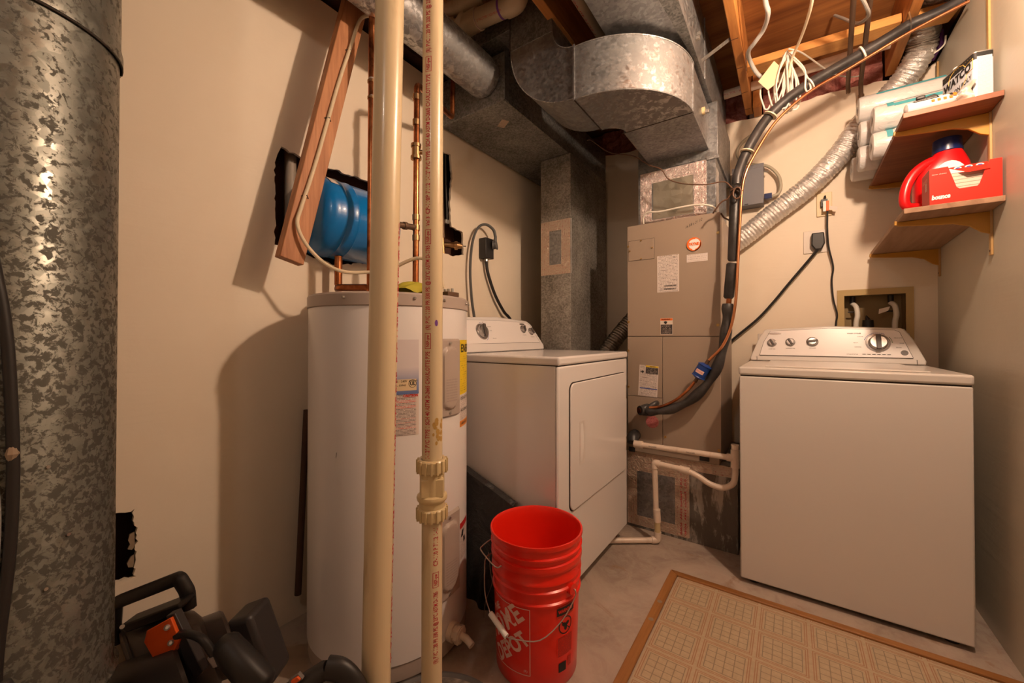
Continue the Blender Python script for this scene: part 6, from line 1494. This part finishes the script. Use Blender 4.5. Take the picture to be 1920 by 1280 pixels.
# ================================================================== BUCKETS
KX, KY = -0.690, 1.117
kf = cylmap(KX, KY, 0)
def bucket(name, label, z0, wall):
    t = thing(name, label, 'bucket', (KX, KY, z0), 'nested orange buckets'); return t
def kprof(z0):  # outer then inner profile of a five gallon pail
    o = [(0.0, 0.004), (0.118, 0.004), (0.126, 0.0), (0.131, 0.006), (0.1335, 0.08), (0.1375, 0.20), (0.1385, 0.255), (0.1445, 0.257), (0.1445, 0.262), (0.1395, 0.266), (0.1395, 0.292), (0.1455, 0.294), (0.1455, 0.299), (0.1405, 0.303), (0.1410, 0.318), (0.1465, 0.320), (0.1465, 0.326), (0.1425, 0.330), (0.1430, 0.352), (0.1475, 0.354), (0.1490, 0.362), (0.1480, 0.370), (0.1435, 0.370), (0.1405, 0.362), (0.1360, 0.22), (0.1300, 0.03), (0.0, 0.028)]
    return [(r, z0+h) for r, h in o]
t1_ = bucket('plastic_bucket', 'lower of two nested orange red buckets, with printed logo and warning panel', 0.0, None)
MB().m(M_BUCKET).lathe(kprof(0.0), (KX, KY, 0), n=96).build('pail_body', t1_, ang=50)
t2b = bucket('plastic_bucket', 'upper of two nested orange red buckets, empty and open', 0.062, None)
z0 = 0.062
# the upper pail sits inside the lower one: only its ribbed collar shows
pu = [(0.0, 0.095), (0.108, 0.094), (0.127, 0.30), (0.1400, 0.3735), (0.1480, 0.3745), (0.1480, 0.379), (0.1425, 0.382), (0.1435, 0.396), (0.1495, 0.398), (0.1495, 0.403), (0.1440, 0.406), (0.1445, 0.424), (0.1495, 0.426), (0.1515, 0.434), (0.1505, 0.441), (0.1455, 0.441), (0.1420, 0.434), (0.1400, 0.40), (0.1245, 0.30), (0.1060, 0.102), (0.0, 0.100)]
MB().m(M_BUCKET).lathe([(r, z-0.005) for r, z in pu], (KX, KY, 0), n=96).build('pail_body', t2b, ang=50)
rk = lambda z: 0.1315+(z-0.006)*0.0310
kf = cylmap(KX, KY, rk)
# logo: outlined panel with slanted block lettering
def LG(x, y, e=0.0007):   # panel coords (metres) -> bucket surface; x=0 at right edge
    z = 0.150+y; return kf(-8+math.degrees(x/rk(z)), z, e)
WL = MB().m(M_WINK)
def line(b, p, q, wd, n=10):
    p, q = Vector((p[0], p[1])), Vector((q[0], q[1])); d = (q-p).normalized(); nn = Vector((-d.y, d.x))*wd/2
    b.grid(lambda u, v: LG(*((p+(q-p)*u)+nn*(2*v-1))), n, 1)
P4 = [(0, -0.100), (0, 0.098), (-0.195, 0.098), (-0.195, -0.100)]
for i in range(4): line(WL, P4[i], P4[(i+1) % 4], 0.0022)
WL.build('logo_outline', t1_, fix=False)
ca_, sa_ = math.cos(R(42)), math.sin(R(42))
def SL(cx_, cy_): return lambda x, y: LG(cx_+x*ca_-y*sa_, cy_+x*sa_+y*ca_)
MB().m(M_WINK).text('THE', 0.026, SL(-0.150, 0.040), bold=0.0012, shear=0.0).build('logo_word', t1_, fix=False)
MB().m(M_WINK).text('HOME', 0.074, SL(-0.166, -0.036), bold=0.0026, width=0.185, shear=-0.1).build('logo_word', t1_, fix=False)
MB().m(M_WINK).text('DEPOT', 0.062, SL(-0.122, -0.086), bold=0.0024, width=0.150, shear=-0.1).build('logo_word', t1_, fix=False)
MB().m(M_WINK).text('(R)', 0.010, lambda x, y: LG(-0.020+x, -0.088+y)).build('logo_mark', t1_, fix=False)
# warning panel
curved_label('warning_heading_panel', kf, 26, 55, 0.215, 0.250, M_LABBK, t1_, 0.0008)
curved_label('warning_black_bar', kf, 26, 55, 0.222, 0.246, M_INK, t1_, 0.0012)
MB().m(M_BUCKET).text('WARNING', 0.015, lambda x, y: kf(28+math.degrees(x/0.138), 0.234+y, 0.0018), width=0.056, bold=0.0005).build('warning_word', t1_, fix=False)
b = MB().m(M_INK)
c0 = (40, 0.188)
def KP(a, r): return kf(c0[0]+math.degrees(r*math.cos(a)/0.137), c0[1]+r*math.sin(a), 0.0010)
for k in range(28):
    a0, a1 = 2*PI*k/28, 2*PI*(k+1)/28; b.quad(KP(a0, 0.023), KP(a1, 0.023), KP(a1, 0.0262), KP(a0, 0.0262))
b.quad(KP(R(135), 0.023), KP(R(142), 0.023), KP(R(-38), 0.023), KP(R(-45), 0.023))
b.poly([KP(R(a), 0.011*(1+0.45*math.sin(R(a*3)))) for a in range(0, 360, 15)])
b.build('warning_pictogram', t1_, fix=False)
curved_label('warning_text', kf, 27, 54, 0.098, 0.155, M_LABBK, t1_, 0.0008)
curved_label('handling_symbols', kf, 30, 42, 0.050, 0.078, M_INK, t1_, 0.0008); curved_label('handling_symbols', kf, 45, 52, 0.056, 0.086, M_LABBK, t1_, 0.0008)
# bails and ears
def KW(ph, r, z): return cylmap(KX, KY, 0)(ph, z, r)
MB().m(M_BUCKET).tube([KW(48, 0.140, 0.292), KW(48, 0.152, 0.292)], 0.017, 16).build('handle_ear', t1_)
MB().m(M_BUCKET).tube([KW(-132, 0.140, 0.292), KW(-132, 0.152, 0.292)], 0.017, 16).build('handle_ear', t1_)
bl = [KW(48, 0.148, 0.292), KW(48, 0.158, 0.292), KW(46, 0.160, 0.272), KW(30, 0.152, 0.218), KW(4, 0.152, 0.172), KW(-24, 0.156, 0.165), KW(-34, 0.160, 0.163)]
MB().m(M_WIRE).tube(smooth_path(bl, 4), 0.0019, 8).build('bail_wire', t1_)
gp = [KW(-34, 0.158, 0.163), KW(-60, 0.165, 0.196)]
MB().m(M_WINK2).tube(gp, 0.0085, 16).build('bail_grip', t1_, label='white plastic grip')
MB().m(M_WIRE).tube(smooth_path([KW(-60, 0.165, 0.196), KW(-74, 0.170, 0.230), KW(-82, 0.170, 0.290), KW(-95, 0.165, 0.32), KW(-132, 0.158, 0.292)], 5), 0.0019, 8).build('bail_wire', t1_)
MB().m(M_WIRE).tube(smooth_path([KW(-46, 0.146, 0.356), KW(-52, 0.160, 0.350), KW(-86, 0.182, 0.352), KW(-93, 0.180, 0.355), KW(-95, 0.166, 0.366), KW(-98, 0.154, 0.372)], 4), 0.0022, 8).build('bail_wire', t2b)

# black bag between heater and dryer
t = thing('black_nylon_bag', 'folded black nylon bag standing between the water heater and the dryer', 'bag', (-0.99, 1.21, 0.0))
b = MB().m(M_BAG)
def bag(u, v):
    x = -1.14+0.26*u; h = 0.50-0.095*u
    fold = 0.010*math.sin(u*9+v*2.5)+0.007*math.sin(u*23-v*4)*(1-v)
    return Vector((x+0.010*math.sin(v*7)+0.05*(1-v)*u, 1.235+fold*(1.1-v)+0.012*v-0.03*(1-v), h*v))
b.grid(bag, 40, 24)
b.grid(lambda u, v: bag(u, 1)+Vector((0, 0.036*v, 0.010*math.sin(PI*v))), 40, 3)
b.build('bag_body', t, ang=80, fix=False)
b = MB().m(M_BAG)
b.grid(lambda u, v: bag(1, v)+Vector((0.045*u*(0.4+0.6*math.sin(2.2*v)), 0.04*u-0.02*math.sin(3*u), -0.02*u*v)), 10, 20)
b.build('side_fold', t, ang=80, fix=False)
MB().m(M_WIRE).tube(smooth_path([(-0.93, 1.165, 0.25), (-0.915, 1.16, 0.18), (-0.91, 1.16, 0.14), (-0.935, 1.155, 0.07), (-0.94, 1.15, 0.01)], 6), 0.0012, 6).build('drawstring', t)

# ================================================================== POWER TOOL (lower left)
TC = Vector((math.cos(R(35.2)), math.sin(R(35.2)), 0)); TF = Vector((-math.sin(R(35.2)), math.cos(R(35.2)), 0)); TU = Vector((0, 0, 1))
O = TC*(-0.892)+TF*1.0+TU*0.287
ta = (TC*math.cos(R(20))+TU*math.sin(R(20))); tb = (-TC*math.sin(R(20))+TU*math.cos(R(20)))
def TT(a, b_, f=0.0):
    d = 1.0+f; r_ = -660+a*math.cos(R(20))-b_*math.sin(R(20)); u_ = -568+a*math.sin(R(20))+b_*math.cos(R(20))
    return TC*(r_/740*d)+TF*d+TU*(1.055+u_/740*d)
t = thing('electric_drain_machine', 'black and grey power machine with carry handle and orange plate, lower left', 'power tool', (O.x, O.y, 0))
MB().m(M_BLACK).tube(bend_path([TT(-70, 25, 0.03), TT(-66, 55, 0.03), TT(-48, 96, 0.03), TT(78, 99, 0.03), TT(84, 70, 0.03), TT(76, 40, 0.03)], 0.009), 0.0150, 8, squash=1.15).build('carry_handle', t, ang=50)
b = MB().m(M_DGREY); c = TT(0, -42, 0.06)
M = Matrix((ta, tb, -TF)).transposed().to_4x4(); M.translation = Vector((0, 0, 0))
def LT(prof, a_c, b_c, f, name, mat, n=40, **k):
    # lathe about the machine's long axis (ta); prof: (radius_px, a_px)
    b = MB().m(mat); rings = []
    for (r, a) in prof:
        rings.append([b.bm.verts.new(TT(a, b_c+r*math.sin(2*PI*j/n), f-(r/740)*math.cos(2*PI*j/n))) for j in range(n)])
    for A_, B_2 in zip(rings[:-1], rings[1:]):
        for j in range(n): b.face([A_[j], A_[(j+1) % n], B_2[(j+1) % n], B_2[j]])
    b.face(rings[0]); b.face(rings[-1]); return b.build(name, t, **k)
LT([(70, -66), (86, -62), (90, -50), (90, 40), (86, 62), (74, 84), (52, 98), (30, 102)], 0, -42, 0.06, 'motor_housing', M_DGREY)
LT([(91.5, -58), (91.5, -52)], 0, -42, 0.06, 'housing_band', M_DGREY2)
LT([(91.2, 30), (91.2, 36)], 0, -42, 0.06, 'housing_band', M_DGREY2)
LT([(62, 60), (62, 128), (58, 134), (40, 136)], 0, -46, 0.06, 'side_drum', M_DGREY)
LT([(50, -135), (66, -120), (78, -95), (82, -60), (82, 20), (78, 30)], 0, -92, -0.035, 'front_housing', M_DGREY2)
b = MB().m(M_BLACK)
for k in range(3): b.tube([TT(-128, -68-14*k, -0.118+0.006*k), TT(-86, -70-14*k, -0.146)], 0.0022, 6)
b.build('vent_slots', t)
b = MB().m(M_BLACK)
pts = [(-60, 52), (60, 54), (62, 44), (50, 40), (20, 36), (-50, 36)]
b.prism([TT(a, q, -0.02) for a, q in pts], TF*0.05); b.build('handle_base', t, bevel=0.004)
for (a, q) in ((-52, 50), (60, 34)): MB().m(M_STEEL).tube([TT(a, q, -0.024), TT(a, q, -0.030)], 0.005, 10).build('bolt', t)
# orange plate
op = [(-24, 9), (-12, 27), (38, 35), (40, -8), (24, -26), (2, -36), (-16, -34)]
pl_ = MB().m(M_ORANGE).prism([TT(a, q, -0.092) for a, q in op], TF*0.012+tb*-0.003).build('orange_plate', t, bevel=0.0015)
for (a, q) in ((26, 20), (23, -9)): MB().m(M_STEEL).tube([TT(a, q, -0.0925), TT(a, q, -0.0965), TT(a, q, -0.098)], [0.0062, 0.006, 0.003], 14).build('plate_screw', pl_)
MB().m(M_DGREY2).prism([TT(30, 40, -0.085), TT(48, 40, -0.085), TT(62, -80, -0.085), TT(40, -90, -0.085)], TF*0.02).build('clamp_bracket', t, bevel=0.002)
MB().m(M_BLACK).tube(smooth_path([TT(38, 0, -0.085), TT(58, -4, -0.095), TT(80, -22, -0.105), TT(90, -52, -0.105), TT(94, -72, -0.10), TT(108, -86, -0.09)], 8), 0.0085, 12).build('power_lead', t)
MB().m(plain('lead_collar', (0.28, 0.25, 0.24), 0.5)).tube([TT(90, -56, -0.105), TT(94, -74, -0.101)], 0.0115, 14).build('lead_collar', t)
def tbox(name, a0, a1, b0, b1, f0_, f1_, mat, bev=0.01):
    b = MB().m(mat); p = [(a0, b0), (a1, b0), (a1, b1), (a0, b1)]
    b.prism([TT(a, q, f0_) for a, q in p], TF*(f1_-f0_)); return b.build(name, t, bevel=bev, seg=3)
tbox('rear_block', 124, 176, -150, -12, 0.03, 0.12, M_DGREY2, 0.014)
b = MB().m(M_BLACK); p0, p1 = TT(112, -34, -0.085), TT(160, -150, -0.10)
b.tube([p0+(p1-p0)*u for u in (0, 0.06, 0.12, 0.88, 0.95, 1)], [0.012, 0.024, 0.030, 0.034, 0.032, 0.02], 10).build('battery_grip', t, ang=60)
for (a, f) in ((-40, 0.0), (60, 0.0), (-40, 0.13), (60, 0.13)):
    p = TT(a, -90, f); MB().m(M_BLACK).tube([(p.x, p.y, p.z), (p.x, p.y, 0.0)], 0.018, 10).build('leg', t)
# loose handle tool in the foreground
t = thing('corded_hand_tool', 'black hand tool with arched handle and orange switch, bottom edge', 'power tool', (-0.76, 0.44, 0.0))
def PX(px, py, d): return TC*((px-960)/740*d)+TF*d+TU*(1.055+(632-py)/740*d)
hp = [PX(553, 1282, 0.80), PX(575, 1268, 0.80), PX(600, 1253, 0.80), PX(617, 1246, 0.80), PX(640, 1252, 0.80), PX(658, 1270, 0.80), PX(672, 1300, 0.80), PX(676, 1340, 0.80)]
MB().m(M_BLACK).tube(smooth_path([hp[3]+Vector((0, 0, 0)), PX(640, 1250, .8), PX(660, 1268, .8), PX(675, 1300, .8), PX(680, 1345, .8)], 8), 0.0165, 14, squash=1.4).build('arched_handle', t)
g0, g1 = PX(540, 1296, 0.80), PX(618, 1247, 0.80)
MB().m(M_BLACK).tube([g0+(g1-g0)*u for u in (-0.6, 0.0, 0.15, 0.9, 1.0)], [0.020, 0.019, 0.018, 0.018, 0.014], 14).build('grip', t)
MB().m(M_ORANGE).prism([PX(548, 1272, .775), PX(560, 1264, .775), PX(566, 1270, .775), PX(552, 1279, .775)], TF*0.01).build('switch', t, bevel=0.001, label='orange switch')
MB().m(plain('switch_surround', (0.15, 0.13, 0.12), 0.5)).prism([PX(543, 1272, .779), PX(562, 1258, .779), PX(571, 1268, .779), PX(551, 1283, .779)], TF*0.008).build('switch_surround', t, bevel=0.001)
q = PX(600, 1400, 0.80)
MB().m(M_DGREY2).box((q.x-0.13, q.y-0.07, 0.0), (q.x+0.10, q.y+0.07, 0.27)).build('tool_body', t, bevel=0.03, seg=4)

# ================================================================== LAMPHOLDERS
for ((loc, pw, colr), lab) in zip(BULBS, ('bare bulb in a porcelain holder under the joists near the right wall', 'bare bulb in a porcelain holder near the doorway end of the room')):
    t = thing('bare_bulb_lamp', lab, 'lamp', (loc[0], loc[1], loc[2]), 'bare bulbs overhead')
    MB().m(M_PORC).lathe([(0.0, 2.384), (0.055, 2.384), (0.055, 2.36), (0.035, 2.335), (0.024, 2.31), (0.024, 2.285), (0, 2.285)], (loc[0], loc[1], 0), n=32).build('lampholder', t)
    MB().m(M_DARKWOOD).box((loc[0]-0.02, loc[1]-0.08, 2.3845), (loc[0]+0.02, loc[1]+0.08, 2.599)).build('mounting_block', t, smooth=False)
    MB().m(lampmat(colr, pw)).lathe([(0.0, loc[2]-0.034), (0.018, loc[2]-0.029), (0.029, loc[2]-0.016), (0.033, loc[2]), (0.030, loc[2]+0.016), (0.020, loc[2]+0.036), (0.013, loc[2]+0.055)], (loc[0], loc[1], 0), n=24).build('bulb', t)
    MB().m(M_STEEL).lathe([(0.0135, loc[2]+0.054), (0.0135, 2.290)], (loc[0], loc[1], 0), n=24).build('bulb_base', t)
